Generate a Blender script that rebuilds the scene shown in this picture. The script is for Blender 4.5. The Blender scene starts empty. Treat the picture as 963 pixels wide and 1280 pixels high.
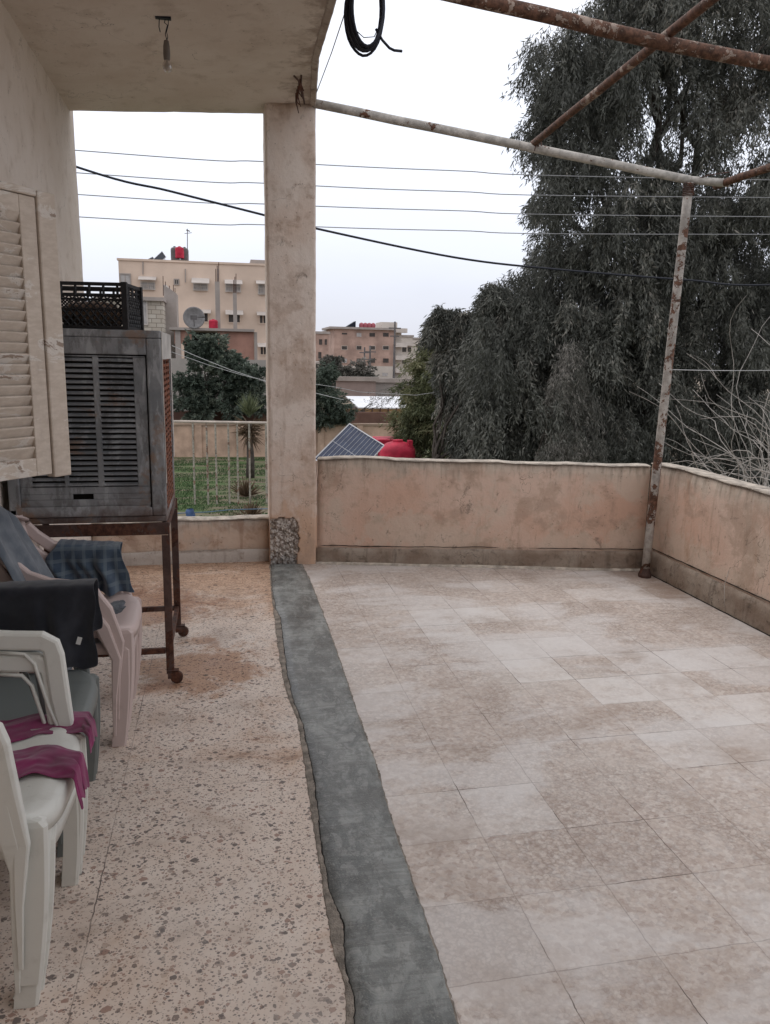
import bpy, bmesh, math, random
import numpy as np
from mathutils import Vector, Matrix, noise
random.seed(7); rng = np.random.default_rng(11)
S = bpy.context.scene
COL = S.collection
R = math.radians

# ---------------------------------------------------------------- camera
F_PX, CX, CY = 970.0, 481.5, 640.0
YAW, PITCH, ROLL = R(11.844), R(11.247), 0.02
EYE = Vector((0, 0, 1.6))
f0 = Vector((math.sin(YAW), math.cos(YAW), 0)); r0 = Vector((math.cos(YAW), -math.sin(YAW), 0)); u0 = Vector((0, 0, 1))
FW = f0*math.cos(PITCH) - u0*math.sin(PITCH); UP = f0*math.sin(PITCH) + u0*math.cos(PITCH)
RT = r0*math.cos(ROLL) + UP*math.sin(ROLL); UPR = UP*math.cos(ROLL) - r0*math.sin(ROLL)
UPR = (UPR - RT*UPR.dot(RT)).normalized()
FW = UPR.cross(RT)
cam = bpy.data.objects.new('camera', bpy.data.cameras.new('camera')); COL.objects.link(cam); S.camera = cam
cam.data.sensor_fit = 'VERTICAL'; cam.data.sensor_height = 36; cam.data.lens = 36*F_PX/1280
cam.data.clip_end = 6000; cam.data.clip_start = 0.05
M3 = Matrix((RT, UPR, -FW)).transposed()
cam.matrix_world = Matrix.Translation(EYE) @ M3.to_4x4()

def ray(u, v): return RT*((u-CX)/F_PX) - UPR*((v-CY)/F_PX) + FW
def G(u, v, z=0.0):
    d = ray(u, v); return EYE + d*((z-EYE.z)/d.z)
def PY(u, v, y):
    d = ray(u, v); return EYE + d*(y/d.y)
def PX(u, v, x):
    d = ray(u, v); return EYE + d*(x/d.x)

# ---------------------------------------------------------------- object helpers
def tag(o, label=None, cat=None, group=None, kind=None):
    if label: o['label'] = label
    if cat: o['category'] = cat
    if group: o['group'] = group
    if kind: o['kind'] = kind
    return o
def thing(name, loc, label, cat, group=None, rz=0.0):
    o = bpy.data.objects.new(name, None); COL.objects.link(o)
    o.location = loc; o.rotation_euler = (0, 0, rz); o.empty_display_size = .1
    return tag(o, label, cat, group)
def copy_tree(o, parent=None):
    c = o.copy(); COL.objects.link(c); c.parent = parent
    for ch in [x for x in bpy.data.objects if x.parent is o]:
        copy_tree(ch, c)
    return c

class MB:
    """collects geometry; build() links it as ONE mesh object"""
    def __init__(s): s.v = []; s.f = []; s.mi = []
    def add(s, vs, fs, m=0):
        b = len(s.v); s.v += [tuple(p) for p in vs]; s.f += [tuple(i+b for i in f) for f in fs]; s.mi += [m]*len(fs)
    def box(s, x0, x1, y0, y1, z0, z1, m=0, T=None):
        vs = [Vector(p) for p in ((x0,y0,z0),(x1,y0,z0),(x1,y1,z0),(x0,y1,z0),(x0,y0,z1),(x1,y0,z1),(x1,y1,z1),(x0,y1,z1))]
        if T: vs = [T @ p for p in vs]
        s.add(vs, [(0,3,2,1),(4,5,6,7),(0,1,5,4),(1,2,6,5),(2,3,7,6),(3,0,4,7)], m)
    def tube(s, pts, rad, n=8, m=0, cap=True, sect=None):
        pts = [Vector(p) for p in pts]; k = len(pts)
        rad = rad if isinstance(rad, (list, tuple)) else [rad]*k
        t0 = (pts[1]-pts[0]).normalized()
        ref = Vector((0,0,1)) if abs(t0.z) < .9 else Vector((1,0,0))
        if sect: ref = Vector(sect[2])
        a = t0.cross(ref).normalized(); vs = []
        for i, p in enumerate(pts):
            t = (pts[min(i+1,k-1)]-pts[max(i-1,0)]).normalized()
            if sect: a = t.cross(ref).normalized()
            else: a = (a - t*a.dot(t)).normalized()
            b = t.cross(a)
            if sect:   # rounded rectangle: half sizes sect[0] along a, sect[1] along b
                ha, hb = sect[0]*rad[i], sect[1]*rad[i]
                c = .7
                for (x, y) in ((1,c),(c,1),(-c,1),(-1,c),(-1,-c),(-c,-1),(c,-1),(1,-c)):
                    vs.append(p + a*x*ha + b*y*hb)
            else:
                for j in range(n):
                    g = 2*math.pi*j/n; vs.append(p + (a*math.cos(g)+b*math.sin(g))*rad[i])
        n = 8 if sect else n
        fs = [(i*n+j, i*n+(j+1)%n, (i+1)*n+(j+1)%n, (i+1)*n+j) for i in range(k-1) for j in range(n)]
        if cap: fs += [tuple(range(n-1,-1,-1)), tuple((k-1)*n+j for j in range(n))]
        s.add(vs, fs, m)
    def grid(s, fn, nu, nv, m=0):
        vs = [fn(i/nu, j/nv) for i in range(nu+1) for j in range(nv+1)]
        s.add(vs, [(i*(nv+1)+j, (i+1)*(nv+1)+j, (i+1)*(nv+1)+j+1, i*(nv+1)+j+1) for i in range(nu) for j in range(nv)], m)
    def lathe(s, prof, n=24, c=(0,0,0), m=0):
        vs = [(c[0]+r*math.cos(2*math.pi*j/n), c[1]+r*math.sin(2*math.pi*j/n), c[2]+z) for r, z in prof for j in range(n)]
        k = len(prof)
        fs = [(i*n+j, i*n+(j+1)%n, (i+1)*n+(j+1)%n, (i+1)*n+j) for i in range(k-1) for j in range(n)]
        fs += [tuple(range(n-1,-1,-1)), tuple((k-1)*n+j for j in range(n))]
        s.add(vs, fs, m)
    def build(s, name, mats, parent=None, smooth=False, bevel=0, solid=0, sub=0):
        me = bpy.data.meshes.new(name); me.from_pydata(s.v, [], s.f)
        for m in (mats if isinstance(mats, (list, tuple)) else [mats]): me.materials.append(m)
        me.polygons.foreach_set('material_index', s.mi)
        if smooth: me.polygons.foreach_set('use_smooth', [True]*len(s.f))
        me.update()
        o = bpy.data.objects.new(name, me); COL.objects.link(o)
        if parent: o.parent = parent
        if solid:
            d = o.modifiers.new('solid', 'SOLIDIFY'); d.thickness = solid; d.offset = 0
        if bevel:
            d = o.modifiers.new('bevel', 'BEVEL'); d.width = bevel; d.segments = 2; d.limit_method = 'ANGLE'; d.angle_limit = R(40)
        if sub:
            d = o.modifiers.new('sub', 'SUBSURF'); d.levels = sub; d.render_levels = sub
        return o

def fast_mesh(name, V, quads, mat, parent=None, attr=None):
    """V (N,3) array, quads (M,4) array"""
    me = bpy.data.meshes.new(name); me.vertices.add(len(V)); me.vertices.foreach_set('co', V.astype(np.float32).ravel())
    me.loops.add(quads.size); me.loops.foreach_set('vertex_index', quads.astype(np.int32).ravel())
    me.polygons.add(len(quads)); me.polygons.foreach_set('loop_start', np.arange(0, quads.size, 4, dtype=np.int32))
    me.polygons.foreach_set('loop_total', np.full(len(quads), 4, dtype=np.int32))
    me.materials.append(mat); me.update(calc_edges=True)
    if attr is not None:
        a = me.attributes.new('tone', 'FLOAT', 'POINT'); a.data.foreach_set('value', attr.astype(np.float32))
    o = bpy.data.objects.new(name, me); COL.objects.link(o)
    if parent: o.parent = parent
    return o

def nz(x, y=0, z=0): return noise.noise(Vector((x, y, z)))

# ---------------------------------------------------------------- materials
class NT:
    def __init__(s, name):
        s.m = bpy.data.materials.new(name); s.m.use_nodes = True; s.t = s.m.node_tree
        s.b = s.t.nodes['Principled BSDF']; s.b.inputs['Specular IOR Level'].default_value = .3
        s.tc = s.t.nodes.new('ShaderNodeTexCoord')
    def n(s, typ, **k):
        o = s.t.nodes.new('ShaderNode'+typ)
        for a, b in k.items():
            if a.startswith('_'): o.inputs[a[1:].replace('_', ' ')].default_value = b
            else: setattr(o, a, b)
        return o
    def l(s, a, b): s.t.links.new(a, b)
    def co(s, sc=(1,1,1), geo=False, loc=(0,0,0)):
        mp = s.n('Mapping'); mp.inputs['Scale'].default_value = sc; mp.inputs['Location'].default_value = loc
        if geo:
            g = s.n('NewGeometry'); s.l(g.outputs['Position'], mp.inputs['Vector'])
        else: s.l(s.tc.outputs['Object'], mp.inputs['Vector'])
        return mp.outputs['Vector']
    def noise(s, vec, scale, detail=4, rough=.55, dist=0):
        o = s.n('TexNoise'); s.l(vec, o.inputs['Vector'])
        for a, b in (('Scale', scale), ('Detail', detail), ('Roughness', rough), ('Distortion', dist)): o.inputs[a].default_value = b
        return o.outputs['Fac']
    def ramp(s, fac, stops, interp='LINEAR'):
        o = s.n('ValToRGB'); s.l(fac, o.inputs['Fac']); cr = o.color_ramp; cr.interpolation = interp
        while len(cr.elements) < len(stops): cr.elements.new(.5)
        for e, (p, c) in zip(cr.elements, stops):
            e.position = p; e.color = (*(c if isinstance(c, (tuple, list)) else (c, c, c)), 1)
        return o.outputs['Color']
    def mix(s, fac, a, b, mode='MIX'):
        o = s.n('Mix', data_type='RGBA', blend_type=mode)
        for sock, val in ((o.inputs[0], fac), (o.inputs[6], a), (o.inputs[7], b)):
            if isinstance(val, (int, float)): sock.default_value = val
            elif isinstance(val, (tuple, list)): sock.default_value = (*val, 1)
            else: s.l(val, sock)
        return o.outputs[2]
    def math(s, op, a, b=0, clamp=False):
        o = s.n('Math', operation=op, use_clamp=clamp)
        for sock, val in ((o.inputs[0], a), (o.inputs[1], b)):
            if isinstance(val, (int, float)): sock.default_value = val
            else: s.l(val, sock)
        return o.outputs[0]
    def smooth(s, x, a, b, hi=1.0):
        o = s.n('MapRange', interpolation_type='SMOOTHSTEP'); s.l(x, o.inputs['Value'])
        o.inputs['From Min'].default_value = a; o.inputs['From Max'].default_value = b; o.inputs['To Max'].default_value = hi
        return o.outputs['Result']
    def sep(s, vec):
        o = s.n('SeparateXYZ'); s.l(vec, o.inputs[0]); return o.outputs
    def out(s, col, rough=.85, bump=None, bs=.3, bd=.01, metal=0, spec=None):
        if isinstance(col, (tuple, list)): s.b.inputs['Base Color'].default_value = (*col, 1)
        else: s.l(col, s.b.inputs['Base Color'])
        if isinstance(rough, (int, float)): s.b.inputs['Roughness'].default_value = rough
        else: s.l(rough, s.b.inputs['Roughness'])
        s.b.inputs['Metallic'].default_value = metal
        if spec is not None: s.b.inputs['Specular IOR Level'].default_value = spec
        if bump is not None:
            o = s.n('Bump'); o.inputs['Strength'].default_value = bs; o.inputs['Distance'].default_value = bd
            s.l(bump, o.inputs['Height']); s.l(o.outputs['Normal'], s.b.inputs['Normal'])
        return s.m

def simple(name, c, rough=.7, var=.25, scale=6, metal=0, bump=.15, bd=.004, spec=None):
    t = NT(name); v = t.co(geo=True)
    n1 = t.noise(v, scale, 5, .6); n2 = t.noise(v, scale*9, 3)
    col = t.mix(t.smooth(n1, .3, .72), tuple(x*(1-var) for x in c), tuple(min(1, x*(1+var*.6)) for x in c))
    return t.out(col, rough, n2, bump, bd, metal, spec)

def plaster(name, base, dark, light, k=1.0, zmax=None, topc=None, zorange=None, orange=None, streak=True, grime=False):
    t = NT(name); v = t.co(geo=True)
    a = t.noise(v, 1.7*k, 8, .62, .4); b = t.noise(v, 7*k, 8, .65, .3); c = t.noise(v, 55, 3, .6)
    col = t.mix(t.smooth(a, .34, .66), base, light)
    col = t.mix(t.math('MULTIPLY', t.smooth(b, .50, .72), .7), col, dark)
    z = t.sep(v)[2]
    if orange:   # old ochre wash that survives below
        zz = t.math('ADD', z, t.math('MULTIPLY', t.math('SUBTRACT', t.noise(v, 3.1, 7, .6, .5), .5), .7))
        col = t.mix(t.smooth(zz, zorange[0], zorange[1], .9), col, orange) if zorange[0] < zorange[1] else t.mix(t.math('SUBTRACT', .9, t.smooth(zz, zorange[1], zorange[0], .9)), col, orange)
    if topc:
        zz = t.math('ADD', z, t.math('MULTIPLY', t.math('SUBTRACT', t.noise(v, 5, 8, .65, .8), .5), .35))
        col = t.mix(t.smooth(zz, zmax-.13, zmax+.02, .85), col, topc)
    if streak:
        sv = t.co((9, 9, .9), geo=True)
        sn = t.noise(sv, 1.4, 8, .68, .4)
        col = t.mix(t.math('MULTIPLY', t.smooth(sn, .54, .70), .5), col, dark)
    if grime:   # worn blotches of the old wash with hard, ragged edges, and black mould
        g1 = t.noise(t.co(geo=True, loc=(7,3,1)), 2.2, 10, .64, .15)
        col = t.mix(t.smooth(g1, .49, .57, .5), col, tuple(min(1, x*1.25) for x in topc) if topc else light)
        g2 = t.noise(t.co(geo=True, loc=(1,8,4)), 3.0, 10, .66, .2)
        col = t.mix(t.smooth(g2, .50, .62, .5), col, dark)
        g3 = t.noise(t.co((1,1,.6), geo=True, loc=(2,2,9)), 9, 9, .75, .6)
        col = t.mix(t.smooth(g3, .59, .68, .6), col, (.13,.11,.09))
    if grime and topc:   # rain streaks running down from the top
        s2 = t.noise(t.co((16,16,1.0), geo=True, loc=(3,3,3)), 1.5, 7, .7, .2)
        reach = t.math('ADD', t.math('MULTIPLY', s2, .9), t.math('SUBTRACT', z, zmax+.25))
        col = t.mix(t.smooth(reach, .12, .36, .62), col, (.20,.165,.13))
    pits = t.n('TexVoronoi', feature='F1'); t.l(v, pits.inputs['Vector']); pits.inputs['Scale'].default_value = 26
    spots = t.math('MULTIPLY', t.math('LESS_THAN', pits.outputs['Distance'], .13), t.smooth(b, .45, .6))
    col = t.mix(t.math('MULTIPLY', spots, .5), col, tuple(x*.35 for x in dark))
    # hairline cracks
    hv = t.n('TexVoronoi', feature='DISTANCE_TO_EDGE'); 
    wv = t.n('VectorMath', operation='ADD'); nn = t.n('TexNoise'); nn.inputs['Scale'].default_value = 3; nn.inputs['Detail'].default_value = 6
    t.l(v, nn.inputs['Vector']); t.l(v, wv.inputs[0]); t.l(nn.outputs['Color'], wv.inputs[1]); t.l(wv.outputs[0], hv.inputs['Vector']); hv.inputs['Scale'].default_value = 1.6
    crack = t.math('MULTIPLY', t.math('LESS_THAN', hv.outputs['Distance'], .0035), t.smooth(a, .5, .62))
    col = t.mix(t.math('MULTIPLY', crack, .6), col, tuple(x*.3 for x in dark))
    h = t.math('ADD', t.math('MULTIPLY', b, 1.6), t.math('MULTIPLY', c, .35))
    return t.out(col, .93, h, .45, .012)

M = {}
M['soffit'] = plaster('soffit_plaster', (.60,.515,.45), (.46,.38,.32), (.67,.60,.54), streak=False)
_t = M['soffit'].node_tree; _b = _t.nodes['Principled BSDF']; _src = _b.inputs['Base Color'].links[0].from_socket
_g = _t.nodes.new('ShaderNodeNewGeometry'); _s = _t.nodes.new('ShaderNodeSeparateXYZ'); _t.links.new(_g.outputs['Position'], _s.inputs[0])
_n = _t.nodes.new('ShaderNodeTexNoise'); _n.inputs['Scale'].default_value = 6; _n.inputs['Detail'].default_value = 9; _n.inputs['Roughness'].default_value = .7; _t.links.new(_g.outputs['Position'], _n.inputs['Vector'])
_m = _t.nodes.new('ShaderNodeMath'); _m.operation = 'MULTIPLY_ADD'; _t.links.new(_n.outputs['Fac'], _m.inputs[0]); _m.inputs[1].default_value = .8; _t.links.new(_s.outputs[0], _m.inputs[2])
_r = _t.nodes.new('ShaderNodeMapRange'); _r.inputs['From Min'].default_value = .86; _r.inputs['From Max'].default_value = .98; _r.inputs['To Max'].default_value = .65; _t.links.new(_m.outputs[0], _r.inputs['Value'])
_x = _t.nodes.new('ShaderNodeMix'); _x.data_type = 'RGBA'; _t.links.new(_r.outputs[0], _x.inputs[0]); _t.links.new(_src, _x.inputs[6]); _x.inputs[7].default_value = (.24,.17,.125,1); _t.links.new(_x.outputs[2], _b.inputs['Base Color'])
M['house'] = plaster('house_plaster', (.64,.56,.485), (.50,.42,.35), (.70,.63,.565), streak=False)
M['pillar'] = plaster('pillar_plaster', (.62,.50,.42), (.38,.275,.21), (.70,.62,.555), k=1.3, zorange=(1.0,.25), orange=(.56,.37,.26), grime=True)
M['parapet'] = plaster('parapet_plaster', (.60,.395,.30), (.35,.25,.185), (.64,.485,.395), zmax=.80, topc=(.47,.40,.33), grime=True)
M['parapet_low'] = plaster('low_parapet_plaster', (.57,.42,.32), (.30,.18,.12), (.62,.50,.41), zmax=.36, topc=(.45,.41,.37), grime=True)
M['curb'] = plaster('curb_cement', (.23,.17,.13), (.09,.068,.052), (.34,.285,.235), k=2.2)
M['curb_pale'] = plaster('pale_curb_cement', (.48,.43,.39), (.27,.21,.17), (.56,.52,.48), k=2.2)
M['edge'] = plaster('weathered_slab_edge', (.34,.27,.225), (.13,.095,.075), (.46,.40,.35), k=2.5, streak=False)
M['lime'] = simple('lime_coping', (.50,.44,.375), .9, .4, 14, bump=.5, bd=.01)
M['dark'] = simple('dark_void', (.02,.018,.016), .95, .2)
M['rough_conc'] = None

def terrazzo(name, chipped, base, base2, chipcols, dens, tilesize=None, tone_attr=False, rust=False):
    t = NT(name); v = t.co(geo=True)
    big = t.noise(v, .9, 6, .6); mid = t.noise(v, 6, 7, .65, .4); fine = t.noise(v, 130, 3, .6)
    col = t.mix(t.smooth(mid, .35, .68), base, base2)
    wv = t.n('VectorMath', operation='ADD'); nn = t.n('TexNoise'); nn.inputs['Scale'].default_value = 45; nn.inputs['Detail'].default_value = 2
    sc = t.n('VectorMath', operation='SCALE'); sc.inputs['Scale'].default_value = .016
    t.l(v, nn.inputs['Vector']); t.l(nn.outputs['Color'], sc.inputs[0]); t.l(v, wv.inputs[0]); t.l(sc.outputs[0], wv.inputs[1])
    hsum = None
    for i, (scale, thr, prob, w) in enumerate(dens):
        vo = t.n('TexVoronoi', feature='F1', voronoi_dimensions='2D', distance='MINKOWSKI'); vo.inputs['Exponent'].default_value = 1.35
        mp = t.n('Mapping'); t.l(wv.outputs[0], mp.inputs['Vector']); mp.inputs['Rotation'].default_value = (0,0,.6*i); mp.inputs['Location'].default_value = (3.1*i, 1.7*i, 0)
        mp.inputs['Scale'].default_value = (1, 1.18, 1)
        t.l(mp.outputs[0], vo.inputs['Vector']); vo.inputs['Scale'].default_value = scale; vo.inputs['Randomness'].default_value = 1
        cs = t.n('SeparateColor'); t.l(vo.outputs['Color'], cs.inputs[0])
        r = t.math('MULTIPLY', cs.outputs[1], thr)
        inside = t.math('LESS_THAN', vo.outputs['Distance'], r)
        pick = t.math('LESS_THAN', cs.outputs[0], prob)
        msk = t.math('MULTIPLY', inside, pick)
        cc = t.ramp(cs.outputs[2], chipcols, 'CONSTANT')
        col = t.mix(t.math('MULTIPLY', msk, w), col, cc)
        if i == 0: hsum = msk
    if tone_attr:   # close-packed pebbles
        for scl, amt in ((52, .36), (95, .2)):
            pv = t.n('TexVoronoi', feature='F1', voronoi_dimensions='2D'); t.l(wv.outputs[0], pv.inputs['Vector']); pv.inputs['Scale'].default_value = scl
            pc = t.n('SeparateColor'); t.l(pv.outputs['Color'], pc.inputs[0])
            col = t.mix(amt, col, t.ramp(pc.outputs[0], [(0,(.34,.255,.215)),(.3,(.52,.43,.37)),(.6,(.66,.60,.55)),(.88,(.42,.38,.36))], 'CONSTANT'))
            at0 = t.n('Attribute'); at0.attribute_name = 'tone'; lowt = t.math('SUBTRACT', 1, t.smooth(at0.outputs['Fac'], .10, .30))
            msk_ = t.math('MAXIMUM', lowt, t.smooth(t.noise(t.co(geo=True, loc=(6,6,0)), 1.6, 6, .65), .46, .56, .6))
            col = t.mix(t.math('MULTIPLY', t.smooth(pv.outputs['Distance'], .47, .57, .5), msk_), col, (.20,.155,.13))
    # worn, whitened and dirty areas
    if tone_attr:
        at = t.n('Attribute'); at.attribute_name = 'tone'
        col = t.mix(t.math('MULTIPLY', t.smooth(at.outputs['Fac'], .5, 1, .72), t.smooth(t.noise(v, 4, 9, .75), .30, .58)), col, (.70,.67,.645))
        col = t.mix(t.math('SUBTRACT', .22, t.smooth(at.outputs['Fac'], 0, .5, .22)), col, (.33,.265,.23))
    col = t.mix(t.smooth(big, .5, .68, .38), col, (.66,.62,.58))
    dirt = t.noise(t.co((1,1,1), geo=True, loc=(5,3,0)), 2.6, 8, .7, .6)
    col = t.mix(t.smooth(dirt, .48, .70, .5), col, (.32,.25,.205))
    if tone_attr:
        w1 = t.noise(t.co((.8,1.6,1), geo=True, loc=(3,7,0)), 1.1, 9, .68, .3)
        col = t.mix(t.smooth(w1, .475, .575, .5), col, (.67,.645,.63))
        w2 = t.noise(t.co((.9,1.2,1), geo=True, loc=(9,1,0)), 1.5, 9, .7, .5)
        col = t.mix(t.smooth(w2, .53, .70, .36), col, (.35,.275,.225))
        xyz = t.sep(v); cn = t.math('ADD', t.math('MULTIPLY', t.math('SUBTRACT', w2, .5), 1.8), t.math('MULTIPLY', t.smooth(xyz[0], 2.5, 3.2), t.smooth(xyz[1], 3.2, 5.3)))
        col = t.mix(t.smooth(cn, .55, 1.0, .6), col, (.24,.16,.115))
    if rust:
        xyz = t.sep(v)
        rn = t.noise(t.co((1,1,1), geo=True, loc=(1,9,0)), 2.2, 8, .7, .9)
        far = t.math('ADD', t.math('MULTIPLY', t.smooth(xyz[1], 4.2, 5.7), .30), rn)
        edge = t.math('MULTIPLY', t.smooth(xyz[0], .2, .36), t.math('MULTIPLY', t.smooth(xyz[1], 3.3, 4.2), .22))
        far = t.math('ADD', far, edge)
        col = t.mix(t.smooth(far, .50, .80, .8), col, (.76,.56,.41), 'MULTIPLY')
        fl = t.noise(t.co((1.2,3,1), geo=True, loc=(6,2,0)), 9, 8, .72)
        col = t.mix(t.math('MULTIPLY', t.smooth(far, .55, .75), t.smooth(fl, .50, .58, .55)), col, (.22,.12,.07))
        # rust seeping from the stand's castors
        for (px, py, rr) in ((-.16, 3.95, .42), (-.55, 5.0, .55)):
            d = t.n('VectorMath', operation='DISTANCE'); t.l(v, d.inputs[0]); d.inputs[1].default_value = (px, py, 0)
            q = t.math('ADD', t.math('SUBTRACT', 1, t.math('DIVIDE', d.outputs['Value'], rr)), t.math('MULTIPLY', t.math('SUBTRACT', t.noise(t.co((1,1,1), geo=True, loc=(3,1,0)), 3.6, 10, .72, .4), .5), 3.2))
            col = t.mix(t.smooth(q, .05, .55, .85), col, (.60,.40,.27), 'MULTIPLY')
    h = t.math('ADD', t.math('MULTIPLY', mid, .5), t.math('MULTIPLY', fine, .25))
    if tilesize:
        xyz = t.sep(v); jm = None
        for ax, off, wd in ((0, tilesize[2], .0035), (1, tilesize[3], .0035)):
            q = t.math('DIVIDE', t.math('SUBTRACT', xyz[ax], off), tilesize[ax])
            wob = t.math('MULTIPLY', t.math('SUBTRACT', t.noise(v, 20, 4), .5), .012/tilesize[ax])
            fr = t.math('FRACT', t.math('ADD', t.math('ADD', q, wob), .5))
            dd = t.math('ABSOLUTE', t.math('SUBTRACT', fr, .5))
            line = t.math('LESS_THAN', dd, wd*.5/tilesize[ax])
            jm = line if jm is None else t.math('MAXIMUM', jm, line)
        jn = t.smooth(t.noise(t.co(geo=True, loc=(2,2,0)), 1.7, 6, .6), .50, .60)
        jf = t.math('MULTIPLY', jm, t.math('ADD', t.math('MULTIPLY', jn, .62), .32 if tone_attr else .4))
        col = t.mix(jf, col, (.13,.10,.085))
        h = t.math('SUBTRACT', h, t.math('MULTIPLY', jf, .6))
    rough = t.smooth(mid, .2, .8); rough = t.math('ADD', t.math('MULTIPLY', rough, .25), .5)
    return t.out(col, rough, h, .25, .004, spec=.35)

M['terr_left'] = terrazzo('speckled_terrazzo', True, (.60,.495,.42), (.66,.57,.50),
    [(0,(.11,.09,.085)),(.3,(.20,.155,.135)),(.55,(.30,.19,.15)),(.75,(.36,.29,.245)),(.9,(.46,.37,.31))],
    [(26,.40,.20,.9),(40,.44,.36,.9),(72,.50,.46,.85),(140,.55,.5,.8)], (1.2,1.2,-.40,1.55), rust=True)
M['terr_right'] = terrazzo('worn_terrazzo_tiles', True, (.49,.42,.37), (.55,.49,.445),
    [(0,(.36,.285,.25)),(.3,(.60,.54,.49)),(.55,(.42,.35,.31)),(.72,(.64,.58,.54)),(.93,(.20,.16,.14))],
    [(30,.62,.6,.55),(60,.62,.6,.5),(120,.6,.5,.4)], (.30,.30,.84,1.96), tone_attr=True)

t = NT('wet_grey_cement'); v = t.co((1,.55,1), geo=True)
a = t.noise(v, 5, 8, .65, .6); b = t.noise(v, 17, 7, .7, 1.0); c = t.noise(v, 90, 3)
col = t.mix(t.smooth(a, .42, .58), (.12,.128,.124), (.25,.262,.252))
b2 = t.noise(t.co((1.3,.8,1), loc=(8,2,0)), 11, 10, .74, .3)
col = t.mix(t.smooth(b, .51, .56, .5), col, (.32,.325,.31))
col = t.mix(t.smooth(b2, .50, .55, .45), col, (.085,.088,.084))
col = t.mix(t.smooth(t.noise(t.co((1,1,1), loc=(2,9,0)), 26, 8, .75), .56, .64, .45), col, (.34,.34,.32))
col = t.mix(t.smooth(t.noise(t.co(geo=True, loc=(4,1,0)), 3, 6, .6), .50, .68, .7), col, (.085,.085,.08))
tr_ = t.noise(t.co((1.2,9,1), loc=(1,1,0)), 3, 8, .7, .8)
col = t.mix(t.smooth(tr_, .50, .57, .4), col, (.10,.10,.095))
gr_ = t.noise(t.co(), 220, 2); col = t.mix(t.smooth(gr_, .58, .66, .5), col, (.30,.29,.27))
M['strip'] = t.out(col, t.math('ADD', t.math('MULTIPLY', a, .5), .12), t.math('ADD', t.math('ADD', b, tr_), t.math('MULTIPLY', c, .5)), .6, .006, spec=.4)
M['mortar'] = simple('old_mortar_edge', (.27,.235,.20), .95, .45, 22, bump=.6, bd=.01)

t = NT('crumbled_concrete'); v = t.co(geo=True)
vo = t.n('TexVoronoi', feature='F1'); t.l(v, vo.inputs['Vector']); vo.inputs['Scale'].default_value = 34
cs = t.n('SeparateColor'); t.l(vo.outputs['Color'], cs.inputs[0])
col = t.ramp(cs.outputs[0], [(0,(.44,.385,.34)),(.25,(.54,.48,.44)),(.5,(.60,.55,.50)),(.9,(.46,.36,.28))], 'CONSTANT')
col = t.mix(t.smooth(t.noise(v, 22, 8, .75), .42,.52, .85), col, (.50,.45,.41))
col = t.mix(t.smooth(t.noise(v, 40, 6, .75), .54,.66), col, (.16,.11,.085))
zq = t.sep(v)[2]; col = t.mix(t.math('SUBTRACT', .8, t.smooth(t.math('ADD', zq, t.math('MULTIPLY', t.noise(v, 12, 5), .08)), .06, .14, .8)), col, (.27,.26,.25))
col = t.mix(t.smooth(vo.outputs['Distance'], .45, .75, .7), col, (.12,.085,.065))
M['rough_conc'] = t.out(col, .95, t.math('SUBTRACT', 1, vo.outputs['Distance']), .9, .02)

def rusty(name, paint, cover, rustc=(.115,.058,.038), k=1.0):
    """cover = share of paint left"""
    t = NT(name); v = t.co(geo=True)
    a = t.noise(v, 6*k, 8, .7, .6); b = t.noise(v, 30*k, 5, .7)
    rc = t.mix(t.smooth(b, .35, .7), tuple(x*.45 for x in rustc), tuple(min(1, x*1.5) for x in rustc))
    th = .5 + (cover-.5)*.34
    m = t.math('LESS_THAN', t.math('ADD', t.math('MULTIPLY', a, .75), t.math('MULTIPLY', b, .25)), th)
    pc = t.mix(t.smooth(t.noise(v, 14, 7, .7), .38, .62), tuple(x*.62 for x in paint), paint)
    col = t.mix(m, rc, pc)
    return t.out(col, .75, t.math('ADD', b, m), .4, .003)
M['pipe_white'] = rusty('white_flaking_pipe', (.50,.47,.43), .72)
M['pipe_post'] = rusty('post_flaking_pipe', (.42,.385,.35), .55)
M['pipe_rust'] = rusty('rusty_pipe', (.36,.28,.23), .34)
M['stand'] = rusty('dark_rusty_angle', (.10,.06,.05), .5, (.085,.035,.022))
M['grille'] = rusty('orange_rust_sheet', (.16,.06,.035), .5, (.20,.065,.03))
t = NT('galvanised_sheet'); v = t.co(geo=True)
a = t.noise(v, 4, 7, .65, .5); b = t.noise(t.co((1,1,.3), geo=True), 14, 6, .65, .4); z = t.sep(v)[2]
col = t.mix(t.smooth(a, .35, .65), (.17,.18,.19), (.275,.28,.285))
col = t.mix(t.smooth(b, .51, .60, .6), col, (.40,.41,.42))
rr_ = t.noise(t.co((1,1,.35), geo=True, loc=(6,0,3)), 9, 9, .72)
col = t.mix(t.smooth(rr_, .54, .60, .5), col, (.09,.085,.085))
zz = t.math('ADD', z, t.math('MULTIPLY', t.math('SUBTRACT', a, .5), .55))
col = t.mix(t.math('SUBTRACT', .85, t.smooth(zz, .78, .98, .85)), col, (.10,.055,.04))
col = t.mix(t.smooth(t.noise(t.co(geo=True, loc=(3,0,2)), 5, 8, .68), .55, .64, .6), col, (.24,.14,.085))
M['galv'] = t.out(col, .6, b, .15, .004, metal=.15, spec=.35)

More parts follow.
